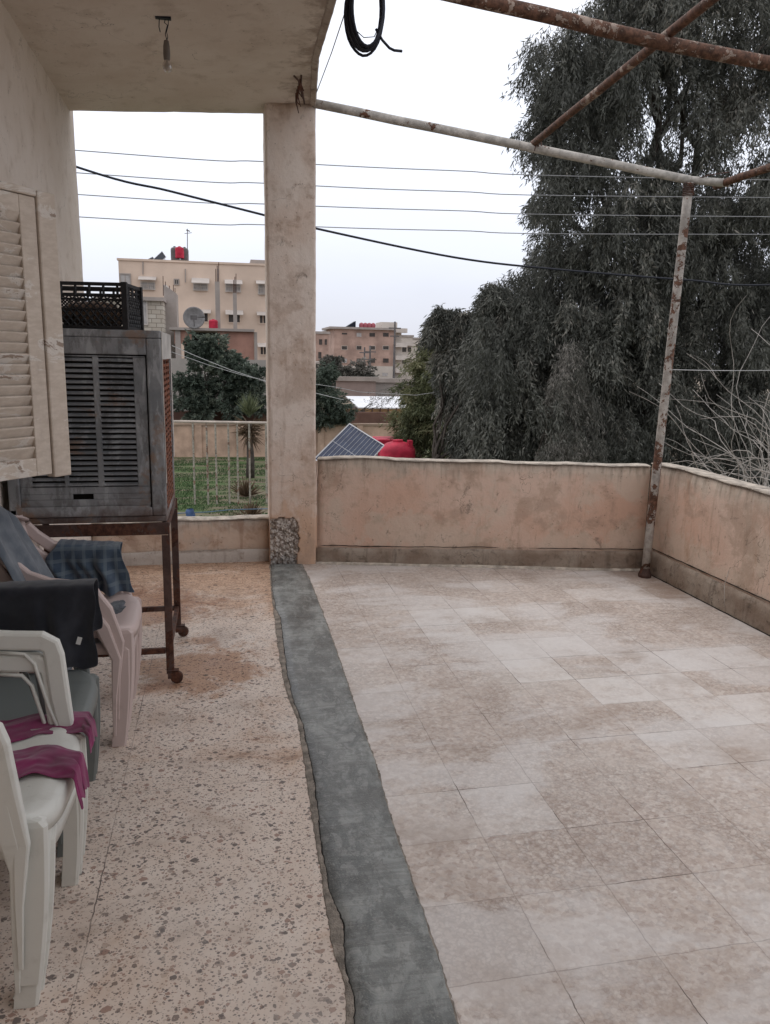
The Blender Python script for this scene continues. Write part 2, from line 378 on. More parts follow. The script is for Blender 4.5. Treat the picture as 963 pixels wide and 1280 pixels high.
def shutter_mat():
    t = NT('peeling_beige_paint'); v = t.co((.6,.6,1.6), geo=True)
    a = t.noise(v, 7, 8, .68, .7); b = t.noise(v, 30, 5, .65)
    col = t.mix(t.smooth(b, .35, .7), (.485,.41,.34), (.575,.50,.425))
    col = t.mix(t.smooth(a, .56, .575, .7), col, (.64,.60,.55))
    col = t.mix(t.smooth(a, .625, .635, .85), col, (.24,.17,.125))
    col = t.mix(t.smooth(t.noise(t.co((1,1,.4), geo=True, loc=(4,4,4)), 5, 8, .7), .52, .70, .5), col, (.33,.27,.225))
    return t.out(col, .75, t.math('MULTIPLY', t.smooth(a, .60, .63), 1), .4, .003)
M['shutter'] = shutter_mat()
M['blackplastic'] = simple('black_plastic', (.02,.02,.022), .5, .3, 12)
M['cable'] = simple('black_cable', (.014,.016,.026), .5, .2)
M['wire'] = simple('grey_wire', (.26,.26,.27), .5, .2)
M['wire_pale'] = simple('pale_wire', (.45,.45,.45), .5, .2)
def plastic(name, c, dirt=(.30,.26,.22)):
    t = NT(name); v = t.co(geo=True)
    a = t.noise(v, 9, 7, .65, .4); b = t.noise(v, 160, 2)
    col = t.mix(t.smooth(a, .52, .78, .45), c, dirt)
    return t.out(col, .48, b, .12, .0015, spec=.4)
M['pl_white'] = plastic('white_chair_plastic', (.60,.60,.56), (.36,.34,.30))
M['pl_pink'] = plastic('pink_beige_chair_plastic', (.52,.42,.395), (.33,.26,.23))
M['pl_green'] = plastic('grey_green_chair_plastic', (.155,.17,.165), (.09,.095,.09))
def cloth(name, c, c2, check=None):
    t = NT(name); v = t.co()
    a = t.noise(v, 14, 6, .6, .3)
    col = t.mix(t.smooth(a, .35, .68), c, c2)
    if check:
        xyz = t.sep(v)
        for ax, s in ((0, check[0]), (2, check[1])):
            fr = t.math('FRACT', t.math('MULTIPLY', xyz[ax], s))
            col = t.mix(t.math('MULTIPLY', t.math('LESS_THAN', fr, .3), .5), col, check[2])
    fb = t.noise(v, 420, 2)
    m = t.out(col, .95, fb, .3, .001, spec=.1); t.b.inputs['Sheen Weight'].default_value = .25; t.b.inputs['Sheen Roughness'].default_value = .6
    return m
M['c_navy'] = cloth('near_black_cloth', (.012,.013,.018), (.022,.024,.032))
M['c_slate'] = cloth('slate_blue_cloth', (.085,.10,.12), (.14,.155,.175))
M['c_plaid'] = cloth('blue_plaid_cloth', (.035,.055,.085), (.06,.085,.12), (22, 18, (.13,.16,.18)))
M['c_pattern'] = cloth('blue_black_print_cloth', (.09,.105,.13), (.015,.016,.02))
M['c_magenta'] = cloth('magenta_cloth', (.125,.008,.052), (.19,.013,.08))
M['c_brown'] = cloth('brown_rag', (.10,.055,.035), (.17,.11,.07))
t = NT('bulb_glass'); t.out((.42,.37,.32), .2, spec=.4); t.b.inputs['Transmission Weight'].default_value = .35; M['bulb'] = t.m

# ================================================================ THE TERRACE
FY = -2.4      # how far the terrace goes behind the camera
def wall_strip(mb, p0, p1, nrm, thick, z0, ztop, seg=.06, nzv=14, amp=.006, m=0, seed=0.0):
    """upright wall from p0 to p1 (its front face), thick along nrm; wavy top and slightly uneven faces"""
    p0, p1, nrm = Vector((*p0, 0)), Vector((*p1, 0)), Vector((*nrm, 0)).normalized()
    L = (p1-p0).length; n = max(2, int(L/seg)); d = (p1-p0)/n
    zt = [ztop(i/n) if callable(ztop) else ztop for i in range(n+1)]
    prof = []
    for i in range(n+1):
        c = p0 + d*i; row = []
        for k in range(nzv+1):
            z = z0 + (zt[i]-z0)*k/nzv
            w = amp*(nz(c.x*2.3+seed, c.y*2.3, z*2.3) + .35*nz(c.x*11, c.y*11+seed, z*11))
            e = .012 if k == nzv else 0
            row.append(c - nrm*w + nrm*e + Vector((0,0,z)))
        row.append(c + nrm*(thick-.012) + Vector((0,0,zt[i]+.004*nz(c.x*7, c.y*7, 3))))
        row.append(c + nrm*thick + Vector((0,0,zt[i]-.012)))
        row.append(c + nrm*thick + Vector((0,0,z0)))
        prof.append(row)
    k = len(prof[0]); vs = [q for row in prof for q in row]
    fs = [(i*k+j, (i+1)*k+j, (i+1)*k+j+1, i*k+j+1) for i in range(n) for j in range(k-1)]
    fs += [tuple(range(k)), tuple(n*k+j for j in range(k-1,-1,-1))]
    mb.add(vs, fs, m)
    return zt

# ---- left floor: speckled terrazzo
mb = MB(); mb.box(-1.0, .345, FY, 6.3, -.25, 0)
tag(mb.build('speckled_terrazzo_floor', M['terr_left']), kind='structure')
# ---- right floor: one face per 30 cm tile, its wear stored as an attribute
TS, TX, TY = .30, .84, 1.96
white = {}
def tile_of(p): return (math.floor((p.x-TX)/TS), math.floor((p.y-TY)/TS))
for (uu, vv, w) in [(545,765,.85),(585,775,.9),(560,783,.8),(620,815,.9),(640,830,1),(680,845,.95),(700,820,.85),(760,822,.8),(830,815,.85),(900,825,.9),(950,820,.8),
                    (790,875,1),(850,872,.95),(905,878,.95),(950,872,.9),(840,945,.9),(870,955,.95),(900,940,.8),(720,740,.8),(780,735,.85),(530,1010,.75),(600,1000,.8),(640,1010,.8),
                    (430,830,.75),(455,850,.7),(930,1100,.65),(470,740,.6),(640,730,.7)]:
    white[tile_of(G(uu, vv))] = w
for (uu, vv, w) in [(570,1160,.06),(600,1175,.06),(640,1150,.12),(730,1060,.2),(690,900,.24),(870,830,.22),(780,1240,.22)]:
    white.setdefault(tile_of(G(uu, vv)), w)
vs, qs, tone = [], [], []
ix0, ix1 = math.floor((.345-TX)/TS), math.floor((3.25-TX)/TS); iy0, iy1 = math.floor((FY-TY)/TS), math.floor((6.3-TY)/TS)
for i in range(ix0, ix1+1):
    for j in range(iy0, iy1+1):
        x0, x1 = max(.345, TX+i*TS), min(3.3, TX+(i+1)*TS); y0, y1 = max(FY, TY+j*TS), min(6.3, TY+(j+1)*TS)
        b = len(vs); vs += [(x0,y0,0),(x1,y0,0),(x1,y1,0),(x0,y1,0)]; qs.append((b,b+1,b+2,b+3))
        tone += [white.get((i,j), .30+.30*random.random())]*4
b = len(vs); vs += [(.345,FY,-.25),(3.3,FY,-.25),(3.3,6.3,-.25),(.345,6.3,-.25)]; qs.append((b,b+3,b+2,b+1)); tone += [.4]*4
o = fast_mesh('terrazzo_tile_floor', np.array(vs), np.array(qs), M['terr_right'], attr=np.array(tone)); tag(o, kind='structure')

# ---- cement strip with its crumbling mortar edge
def interp(pts, y):
    pts = sorted(pts)
    if y <= pts[0][0]: return pts[0][1]
    for (a, b), (c, d) in zip(pts, pts[1:]):
        if y <= c: return b + (d-b)*(y-a)/(c-a)
    return pts[-1][1]
def edge(px): return [(G(u, v).y, G(u, v).x) for u, v in px]
Ls = edge([(339,706),(341,740),(346,763),(351,773),(359,839),(366,872),(379,906),(394,978),(402,1053),(411,1109),(430,1157),(433,1214),(444,1249),(444,1280)])
Lm = edge([(337,706),(339,740),(342,763),(345,790),(352,839),(360,872),(372,900),(383,974),(398,1074),(415,1183),(431,1231),(433,1280)])
Rs = edge([(376,702),(388,726),(409,780),(432,846),(450,900),(468,948),(490,1026),(520,1114),(551,1205),(572,1280)])
ys = list(np.arange(FY, 5.90, .01))
def jit(y, s, a): return a*(nz(y*9+s, s)+.7*nz(y*31, s, 4)+.5*nz(y*83, s, 9))
mb = MB()
k = len(ys)
rows = []
for y in ys:
    l = interp(Ls, y) + jit(y, 1, .005); r = interp(Rs, y) + jit(y, 7, .004)
    row = [(l, y, .001), (l+.002, y, .0045)]
    for q in range(1, 6): row.append((l+.004+(r-l-.008)*q/6, y, .006+.0015*nz(y*4, q*.8)))
    row += [(r-.004, y, .005), (r, y, .001)]; rows.append(row)
n = len(rows[0]); mb.add([p for r_ in rows for p in r_], [(i*n+j, i*n+j+1, (i+1)*n+j+1, (i+1)*n+j) for i in range(k-1) for j in range(n-1)])
strip = tag(mb.build('cement_strip', M['strip'], smooth=True), kind='structure')
mb = MB(); rows = []
for y in ys:
    l = interp(Lm, y) + jit(y, 3, .006); r = interp(Ls, y) - .002 + jit(y, 1, .005) + min(0, jit(y, 12, .007))
    l = min(l, r-.003)
    rows.append([(l, y, .001), (l+.002, y, .0025), ((l+r)/2, y, .004+.002*nz(y*40, 2)), (r, y, .0045), (r, y, .001)])
n = 5; mb.add([p for r_ in rows for p in r_], [(i*n+j, i*n+j+1, (i+1)*n+j+1, (i+1)*n+j) for i in range(k-1) for j in range(n-1)])
tag(mb.build('mortar_edge', M['mortar'], smooth=False), kind='structure')
mb = MB(); rows = [[(interp(Ls, y)+jit(y,1,.005)-.004, y, .0022), (interp(Ls, y)+jit(y,1,.005)+.003, y, .0022)] for y in ys]
mb.add([p for r_ in rows for p in r_], [(i*2, i*2+1, i*2+3, i*2+2) for i in range(k-1)])
tag(mb.build('crack_gap', M['dark']), kind='structure')
mb = MB(); rows = [[(interp(Rs, y)-.006, y, .003), (interp(Rs, y)+max(.0005, .003+jit(y, 20, .008)), y, .003)] for y in ys]
mb.add([p for r_ in rows for p in r_], [(i*2, i*2+1, i*2+3, i*2+2) for i in range(k-1)])
tag(mb.build('dirt_line', M['mortar']), kind='structure')

# ---- far parapet
def coping(mb, p0, p1, nrm, thick, zt, seed):
    p0, p1, nrm = Vector((*p0,0)), Vector((*p1,0)), Vector((*nrm,0)).normalized(); n = len(zt)-1; d = (p1-p0)/n; rows = []
    for i in range(n+1):
        c = p0+d*i; z = zt[i]; lip = .001+.008*nz(i*.21, seed)
        rows.append([c+nrm*.004-nrm*.008+Vector((0,0,z-lip)), c-nrm*.004+Vector((0,0,z+.004)), c+nrm*.03+Vector((0,0,z+.006+.004*nz(i*.4,seed))), c+nrm*(thick-.03)+Vector((0,0,z+.006)), c+nrm*(thick+.004)+Vector((0,0,z+.002)), c+nrm*(thick+.004)+Vector((0,0,z-.015))])
    k = 6; mb.add([q for r_ in rows for q in r_], [(i*k+j,(i+1)*k+j,(i+1)*k+j+1,i*k+j+1) for i in range(n) for j in range(k-1)])
FP0, FP1 = (.70, 5.93), (3.205, 5.375)
def perp(a, b):
    d = Vector((b[0]-a[0], b[1]-a[1])).normalized(); return (-d.y, d.x)
pr = thing('parapet_wall', (FP0[0], FP0[1], 0), 'far ochre plastered parapet between the pillar and the leaning pipe post', 'parapet')
def loc_build(mb, name, mats, parent, **k):
    o = mb.build(name, mats, None, **k); o.parent = parent; o.matrix_parent_inverse = Matrix.Translation(-Vector(parent.location)) if parent.rotation_euler.z == 0 else parent.matrix_basis.inverted(); return o
mb = MB(); zt = wall_strip(mb, FP0, FP1, perp(FP0, FP1), .15, -.25, lambda s: .820+.016*nz(s*5, 1)+.006*nz(s*23, 2)+(.012 if s < .45 else .0)*math.sin(s*7))
loc_build(mb, 'wall', M['parapet'], pr, smooth=True)
mb = MB(); coping(mb, FP0, FP1, perp(FP0, FP1), .15, zt, 1); loc_build(mb, 'coping', M['lime'], pr, smooth=True)
q = perp(FP0, FP1)
C0 = (FP0[0]-q[0]*.035, FP0[1]-q[1]*.035); C1 = (FP1[0]-q[0]*.035, FP1[1]-q[1]*.035)
mb = MB(); wall_strip(mb, C0, C1, q, .028, -.05, lambda s: .125+.008*nz(s*9, 5)+.03*s, amp=.008, nzv=6); loc_build(mb, 'curb', M['curb'], pr, smooth=True)
mb = MB()    # irregular line of pale mortar where the curb meets the floor
rows = []
for i in range(161):
    s = i/160; c = Vector((C0[0]+(C1[0]-C0[0])*s, C0[1]+(C1[1]-C0[1])*s, 0)); w = .018+.022*max(0, nz(s*22, 9)+.5*nz(s*70, 2))
    qq = Vector((q[0], q[1], 0)); rows.append([c-qq*w+Vector((0,0,.001)), c-qq*w*.5+Vector((0,0,.012+.006*nz(s*50,1))), c+qq*.005+Vector((0,0,.02))])
mb.add([p for r_ in rows for p in r_], [(i*3+j,(i+1)*3+j,(i+1)*3+j+1,i*3+j+1) for i in range(160) for j in range(2)])
loc_build(mb, 'mortar_bead', M['lime'], pr)

def joint_line(a, b, z, parent, seed):
    a, b = Vector(a), Vector(b); n = 90; mb = MB()
    mb.tube([a.lerp(b, i/n)+Vector((0,0,z(i/n)+.003*nz(i*.5, seed))) for i in range(n+1)], [.0025+.004*abs(nz(i*.33, seed)) for i in range(n+1)], 5)
    loc_build(mb, 'dark_line', M['dark'], parent)  # thin dark tube of uneven width along the joint
joint_line((FP0[0], FP0[1], 0), (FP1[0], FP1[1], 0), lambda s: .137+.03*s+.008*nz(s*9, 5), pr, 4)
joint_line((C0[0], C0[1], 0), (C1[0], C1[1], 0), lambda s: .004, pr, 9)
# ---- right parapet
RW0, RW1 = (3.235, 5.42), (3.235, FY)
pr = thing('parapet_wall', (3.235, 3, 0), 'right hand ochre plastered parapet running towards the camera with orange drip stains', 'parapet')
t = M['parapet'].copy(); t.name = 'stained_parapet_plaster'; M['parapet_r'] = t
mb = MB(); zt = wall_strip(mb, RW0, RW1, (1, 0), .15, -.25, lambda s: .838+.018*nz(s*8, 12)+.006*nz(s*31, 2), seed=4)
loc_build(mb, 'wall', t, pr, smooth=True)
nt = t.node_tree; b = nt.nodes['Principled BSDF']; src = b.inputs['Base Color'].links[0].from_socket
g = nt.nodes.new('ShaderNodeNewGeometry'); mp = nt.nodes.new('ShaderNodeMapping'); mp.inputs['Scale'].default_value = (5,5,1.1); nt.links.new(g.outputs['Position'], mp.inputs['Vector'])
nn = nt.nodes.new('ShaderNodeTexNoise'); nn.inputs['Scale'].default_value = .8; nn.inputs['Detail'].default_value = 8; nn.inputs['Roughness'].default_value = .62; nt.links.new(mp.outputs[0], nn.inputs['Vector'])
mr = nt.nodes.new('ShaderNodeMapRange'); mr.interpolation_type = 'SMOOTHSTEP'; mr.inputs['From Min'].default_value = .54; mr.inputs['From Max'].default_value = .72; mr.inputs['To Max'].default_value = .65; nt.links.new(nn.outputs['Fac'], mr.inputs['Value'])
mx = nt.nodes.new('ShaderNodeMix'); mx.data_type = 'RGBA'; nt.links.new(mr.outputs[0], mx.inputs[0]); nt.links.new(src, mx.inputs[6]); mx.inputs[7].default_value = (.36,.19,.10,1); nt.links.new(mx.outputs[2], b.inputs['Base Color'])
mb = MB(); coping(mb, RW0, RW1, (1, 0), .15, zt, 3); loc_build(mb, 'coping', M['lime'], pr, smooth=True)
mb = MB(); wall_strip(mb, (3.195, 5.36), (3.195, FY), (1, 0), .034, -.05, lambda s: .178+.008*nz(s*19, 5), amp=.008, nzv=6, seed=8); loc_build(mb, 'curb', M['curb'], pr, smooth=True)

joint_line((3.232, 5.36, 0), (3.232, 1.5, 0), lambda s: .190, pr, 6); joint_line((3.192, 5.36, 0), (3.192, 1.5, 0), lambda s: .004, pr, 2)
# ---- low parapet left of the pillar
LP0, LP1 = (-.99, 6.05), (.34, 6.05)
pr = thing('low_parapet', (-.3, 6.05, 0), 'low stained plaster parapet behind the air cooler, left of the pillar', 'parapet')
mb = MB(); zt = wall_strip(mb, LP0, LP1, (0, 1), .15, -.25, lambda s: .330+.020*nz(s*3, 31)+.02*max(0, (s-.6))+.01*nz(s*17,1), seed=14)
loc_build(mb, 'wall', M['parapet_low'], pr, smooth=True)
mb = MB(); coping(mb, LP0, LP1, (0, 1), .15, zt, 8); loc_build(mb, 'coping', M['lime'], pr, smooth=True)
mb = MB(); wall_strip(mb, (-.99, 6.02), (.34, 6.02), (0, 1), .024, -.05, lambda s: .10+.008*nz(s*13, 5), amp=.008, nzv=6, seed=3); loc_build(mb, 'curb', M['curb_pale'], pr, smooth=True)

# ---- pillar with its crumbled foot
pil = thing('pillar', (.515, 6.02, 0), 'beige plastered concrete pillar with a crumbled patch at its foot', 'pillar')
def rough_face(mb, x0, x1, z0, z1, y, nx, nzz, amp=.006, taper=0.0, m=0, flip=False):
    def fn(a, b):
        x = x0+(x1-x0)*a; z = z0+(z1-z0)*b
        e = 0 if (a in (0,1)) else 1
        xx = x + (.004*nz(z*3, x*9, 1) + taper*(z-1.5)/1.5)
        return (xx, y + amp*nz(x*4, z*3, 5)+.4*amp*nz(x*20, z*20, 2), z)
    mb.grid(fn, nx, nzz, m)
XL, XR, YF, YB = .335, .690, 5.885, 6.16
def pillar_ring(mb, x0, x1, y0, y1, z0, z1, n):
    rings = []
    for i in range(n+1):
        z = z0+(z1-z0)*i/n; r_ = []
        c = .012
        base = [(x0+c,y0),((x0+x1)/2,y0),(x1-c,y0),(x1,y0+c),(x1,(y0+y1)/2),(x1,y1-c),(x1-c,y1),((x0+x1)/2,y1),(x0+c,y1),(x0,y1-c),(x0,(y0+y1)/2),(x0,y0+c)]
        for (x, y) in base:
            r_.append((x+.005*nz(x*5, y*5, z*2.1)+.002*nz(x*3,y*3,z*14)-.010*(z/3.3), y+.005*nz(x*5+9, y*5, z*2.1), z))
        rings.append(r_)
    k = 12; mb.add([p for r_ in rings for p in r_], [(i*k+j, i*k+(j+1)%k, (i+1)*k+(j+1)%k, (i+1)*k+j) for i in range(n) for j in range(k)] + [tuple(range(k-1,-1,-1)), tuple(n*k+j for j in range(k))])
def in_patch(x, z):
    e = .022*nz(x*14, z*14, 2)+.010*nz(x*40, z*40, 6)
    return XL-.02 < x < .55+e and z < .372-.05*max(0, (x-.50)/.05)**2-.05*max(0, (.375-x)/.05)**2+e
mb = MB(); rings = []; zs_ = [-.2+.01*i for i in range(62)]+[.41+.04*i for i in range(1, 74)]
NF = 44
for z in zs_:
    r_ = []; c = .012; base = [(XL+c+(XR-XL-2*c)*i/NF, YF, 1) for i in range(NF+1)]+[(XR,YF+c,0),(XR,(YF+YB)/2,0),(XR,YB-c,0),(XR-c,YB,0),(XL+c,YB,0),(XL,YB-c,0),(XL,(YF+YB)/2,0),(XL,YF+c,2)]
    for (x, y, k_) in base:
        yy = y+.007*nz(x*4+9, y*5, z*2.1)+.002*nz(x*17, 3, z*15); xx = x+.005*nz(x*5, y*5, z*2.1)+.002*nz(x*3,y*3,z*14)-.010*(z/3.3)
        if k_ == 1 and in_patch(x, z): yy += .055
        if k_ == 2 and z < .37: yy += .045
        if k_ in (1, 2) and z > .37 and (x < XL+.02 or x > XR-.02): yy += max(0, nz(x*2, z*7, 3)-.15)*.02
        r_.append((xx, yy, z))
    rings.append(r_)
k = len(rings[0]); n = len(rings)-1
mb.add([p for r_ in rings for p in r_], [(i*k+j, i*k+(j+1)%k, (i+1)*k+(j+1)%k, (i+1)*k+j) for i in range(n) for j in range(k)] + [tuple(range(k-1,-1,-1)), tuple(n*k+j for j in range(k))])
loc_build(mb, 'shaft', M['pillar'], pil, smooth=True)
mb = MB()
def fn(a, b):
    x = XL-.001+(.232)*a; z = -.01+.40*b
    e = min(1-a, 1-b)*12
    y = YF+.018 + .016*nz(x*30, z*30, 1) + .010*nz(x*75, z*75, 3) + (.02*(1-e) if e < 1 else 0)
    return (x+.004*nz(z*20, 1), y, z)
mb.grid(fn, 50, 80); loc_build(mb, 'crumbled_patch', M['rough_conc'], pil)
mb = MB(); pts = [(XR+.004+.006*nz(i*.3,6), YF+.035, .02+.79*i/20) for i in range(21)]; mb.tube(pts, [.007+.004*nz(i*.8, 1) for i in range(21)], 6); loc_build(mb, 'plaster_ridge', M['pillar'], pil)

# ---- house wall (left), with window opening behind the shutter, and an unseen wall added behind the camera to control the light
hs = thing('house_wall', (-1.0, 4, 0), 'pale plastered house wall along the left edge, under the slab', 'wall')
mb = MB()
def hw(a, b):
    y = 2.85+(6.30-2.85)*a; z = -.2+3.52*b
    return (-1.0+.008*nz(y*1.5, z*1.5, 3)+.003*nz(y*9, z*9), y, z)
mb.grid(hw, 60, 60)
mb.box(-1.25, -1.004, 6.05, 6.302, -.2, 3.31)       # wall end
mb.box(-1.25, -1.0, FY, 1.55, -.2, 3.31); mb.box(-1.25, -1.0, 1.55, 2.85, -.2, .98); mb.box(-1.25, -1.0, 1.55, 2.85, 2.3, 3.31); mb.box(-1.25, -1.02, 2.85, 6.05, -.2, 3.31)
o = loc_build(mb, 'plaster_face', M['house'], hs, smooth=False)
mb = MB(); mb.box(-1.06, -1.01, 1.55, 1.61, .98, 2.3); mb.box(-1.06, -1.01, 2.79, 2.85, .98, 2.3); mb.box(-1.06,-1.01,1.61,2.79,2.24,2.3); mb.box(-1.06,-1.01,1.61,2.79,.98,1.04); mb.box(-1.06,-1.01,2.17,2.23,1.04,2.24)
wf = loc_build(mb, 'window_frame', M['shutter'], hs)
mb = MB(); mb.box(-1.04, -1.03, 1.61, 2.79, 1.04, 2.24); g = NT('dark_glass'); g.out((.02,.022,.025), .08, spec=.5)
loc_build(mb, 'window_glass', g.m, hs)
M['glass'] = g.m
mb = MB(); mb.box(-1.25, 3.4, FY-.25, FY, -.25, 3.31); mb.box(-1.25, 3.4, FY-.25, FY, 3.31, 3.6)  # never in view; added to control light from behind
tag(mb.build('rear_light_control_wall', M['house']), 'unseen plain wall added behind the viewer to control the light on the terrace', 'wall')

# ---- concrete slab overhead
sl = thing('balcony_roof', (-.2, 3, 3.3), 'stained concrete roof slab over the left half of the terrace', 'roof slab')
def ex(y): return .575 + .030*max(0, (y-2))/4 if y < 5.0 else .5975 + (y-5.0)*.095
mb = MB()
NX, NY = 34, 110
Y0, Y1 = FY, 6.02
def sz(x, y): return 3.235 + .062*(x+1) + .006*nz(x*2, y*2, 7) + .003*nz(x*9, y*9)
def sf(a, b):
    y = Y0+(Y1-Y0)*b; e = ex(y)+.004*nz(y*6, 3)
    x = -1.25+(e-.045+1.25)*a
    yy = y + (.018*nz(x*3, 2)+.014*nz(x*13, 5) if b == 1 else 0)
    return (x, yy, sz(x, y))
mb.grid(lambda a, b: sf(1-a, b), NX, NY)
# chipped lip along the outer edge, thicker than the soffit
rows = []
for j in range(NY*2+1):
    y = Y0+(Y1+.14-Y0)*j/(NY*2); e = ex(y)+.004*nz(y*6, 3); ch = max(0, nz(y*5, 11)-.15)*.05
    z = sz(e, y)
    rows.append([(e-.046, y, z+.001), (e-.040+.010*nz(y*14,1), y, z-.012+ch*.4), (e-.008, y, z-.016+ch), (e+.002*nz(y*20,2), y, z-.004+ch), (e, y, z+.20), (-1.25, y, z+.20)])
lip = MB(); k = 6; n = len(rows); lip.add([p for r_ in rows for p in r_], [(j*k+i, (j+1)*k+i, (j+1)*k+i+1, j*k+i+1) for j in range(n-1) for i in range(k-1)])
loc_build(lip, 'slab_edge', M['edge'], sl)
xs = [-1.25+(ex(Y1)+1.25-.046)*i/30 for i in range(31)]
mb.add([p for x in xs for p in ((x, Y1+.018*nz(x*3,2)+.014*nz(x*13,5), sz(x,Y1)), (x, Y1+.14, sz(x,Y1)+.004), (x, Y1+.14, sz(x,Y1)+.20))], [(i*3+j, (i+1)*3+j, (i+1)*3+j+1, i*3+j+1) for i in range(30) for j in range(2)])
loc_build(mb, 'slab', M['soffit'], sl, smooth=False)
mb = MB()   # rusty reinforcement breaking out at the corner
p = Vector((.50, 5.30, 3.305))
for k_ in range(6):
    a = p+Vector((.03*k_*nz(k_,1)+.02, .07*k_, 0)); mb.tube([a+Vector((0,0,.02)), a+Vector((.01*nz(k_,3),.01,-.03-.03*random.random())), a+Vector((.03*nz(k_,5)+.02,.03,-.05-.05*random.random()))], [.006,.005,.003], 5)
mb.tube([(.47,5.25,3.30),(.50,5.28,3.285),(.53,5.34,3.25),(.56,5.50,3.22)], .006, 6)
loc_build(mb, 'rusty_rebar', M['stand'], sl)

# ---- light bulb
bl = thing('hanging_light_bulb', (-.248, 4.52, 3.285-.282*.62), 'bare bulb in a grey socket hanging by short wires from the slab', 'light bulb'); bl.scale = (.68, .68, .62)
def bb(mb, name, mat, **k):
    o = mb.build(name, mat, bl, **k); return o
mb = MB(); mb.box(-.075,.04,-.02,.02,.262,.282); mb.tube([(-.045,0,.27),(-.05,0,.20),(-.042,-.005,.16)],.004,6); mb.tube([(.0,0,.27),(-.01,0,.235),(.012,0,.22),(.004,0,.19),(-.006,0,.15),(.006,0,.10)],.0035,6); mb.tube([(.02,0,.27),(.018,0,.22),(.004,.004,.17),(.012,0,.13),(.004,0,.10)],.003,6)
bb(mb, 'hanging_wire', M['cable'])
mb = MB(); mb.lathe([(.010,.105),(.018,.10),(.024,.06),(.026,.0),(.024,-.04),(.022,-.045)], 16); bb(mb, 'socket', simple('grey_socket', (.16,.14,.125), .5), smooth=True)
mb = MB(); mb.lathe([(.018,-.045),(.020,-.055),(.030,-.075),(.034,-.095),(.031,-.117),(.020,-.132),(.006,-.137)], 20); bb(mb, 'bulb', M['bulb'], smooth=True)

# ---- open shutter
ang = R(90-37.6)
sh = thing('window_shutter', (-.985, 2.74, 0), 'peeling beige louvred window shutter swung open at the left edge', 'shutter', rz=ang)
W_ = .615; zb, ztp = 1.135, 2.17
mb = MB()
mb.box(0, .075, -.02, .02, zb, ztp); mb.box(W_-.155, W_-.085, -.018, .018, zb+.002, ztp-.03)
mb.box(.075, W_-.155, -.018, .018, ztp-.095, ztp-.03); mb.box(.075, W_-.155, -.018, .018, zb+.002, zb+.07)
mb.build('frame', M['shutter'], sh, bevel=.004)
mb = MB(); mb.box(W_-.082, W_, -.026, .02, zb-.012, ztp-.004); mb.box(.03, W_-.082, -.024, .016, ztp-.028, ztp)
mb.build('edge_stile', M['shutter'], sh, bevel=.006)
mb = MB(); n = 23; pitch_ = (ztp-.095-zb-.07)/n
for i in range(n):
    z = zb+.07+pitch_*(i+.5)
    T = Matrix.Translation((0, 0, z)) @ Matrix.Rotation(R(-62)+.03*nz(i,4), 4, 'X') @ Matrix.Rotation(.004*nz(i,9), 4, 'Y')
    mb.box(.07, W_-.15, -.027, .027, -.005, .005, T=T)
mb.build('slats', M['shutter'], sh, bevel=.003)

# ---- air cooler on its rusty stand
ac = thing('air_cooler', (-.62, 4.05, .80), 'grey galvanised desert air cooler with louvred panel and rusty side grille', 'air cooler')
X0, X1, Ya, Yb, Z0, Z1 = -.965, -.272, 3.74, 4.38, .815, 1.70
def AC(mb, name, mat, **k): return loc_build(mb, name, mat, ac, **k)
mb = MB()
mb.box(X0, X1, Ya, Yb, Z1-.035, Z1)                   # top
mb.box(X0, X1, Ya+.003, Yb-.003, Z0, Z0+.03)
mb.box(X0, X1-.066, Ya, Ya+.02, Z1-.11, Z1-.035)          # front header
mb.box(X1-.066, X1, Ya, Ya+.05, Z0+.03, Z1-.035)            # corner posts
mb.box(X0, X0+.05, Ya, Ya+.05, Z0+.03, Z1-.11)
mb.box(X1-.05, X1, Yb-.05, Yb, Z0+.03, Z1-.035); mb.box(X0, X0+.05, Yb-.05, Yb, Z0+.03, Z1-.035)
mb.box(X1-.012, X1, Ya+.05, Yb-.05, Z1-.13, Z1-.035); mb.box(X0+.05, X1-.05, Yb-.012, Yb, Z0+.03, Z1-.035)
mb.box(X0, X1-.066, Ya, Ya+.02, Z0+.03, Z0+.072)
AC(mb, 'cabinet', M['galv'], bevel=.006)
mb = MB(); fx0, fx1, fz0, fz1 = X0+.05, X1-.072, Z0+.078, Z1-.115
mb.box(X0+.05, X1-.07, Ya+.06, Ya+.07, Z0+.07, Z1-.11); AC(mb, 'dark_interior', M['dark'])
# front panel with three columns of louvres
cols = [(-.862,-.722),(-.703,-.575),(-.549,-.399)]
mb = MB(); yb = Ya+.012; lz0, lz1 = .985, 1.578
edges = [fx0] + [c for cc in cols for c in cc] + [fx1]
for a, b in zip(edges[0::2], edges[1::2]): mb.box(a, b, yb, yb+.012, lz0, lz1)
mb.box(fx0, fx1, yb, yb+.012, lz1, fz1); mb.box(fx0, -.69, yb, yb+.012, .926, .952); mb.box(-.60, fx1, yb, yb+.012, .926, .952)
mb.box(fx0, fx1, yb, yb+.012, .952, lz0)
mb.box(fx0, fx1, yb, yb+.012, fz0, .926)
AC(mb, 'front_panel', M['galv'], bevel=.003)
nl = 24
for ci, (a, b) in enumerate(cols):
    mb = MB()
    for i in range(nl):
        z = lz0+(lz1-lz0)*(i+.5)/nl
        T = Matrix.Translation((0, yb+.002, z)) @ Matrix.Rotation(R(38), 4, 'X')
        mb.box(a-.001, b+.001, -.0100, .0100, -.0015, .0015, T=T)
    AC(mb, 'louvre_column', M['galv'])
mb = MB()
gy0, gy1, gz0, gz1 = Ya+.05, Yb-.05, Z0+.03, Z1-.13
xg = X1-.008
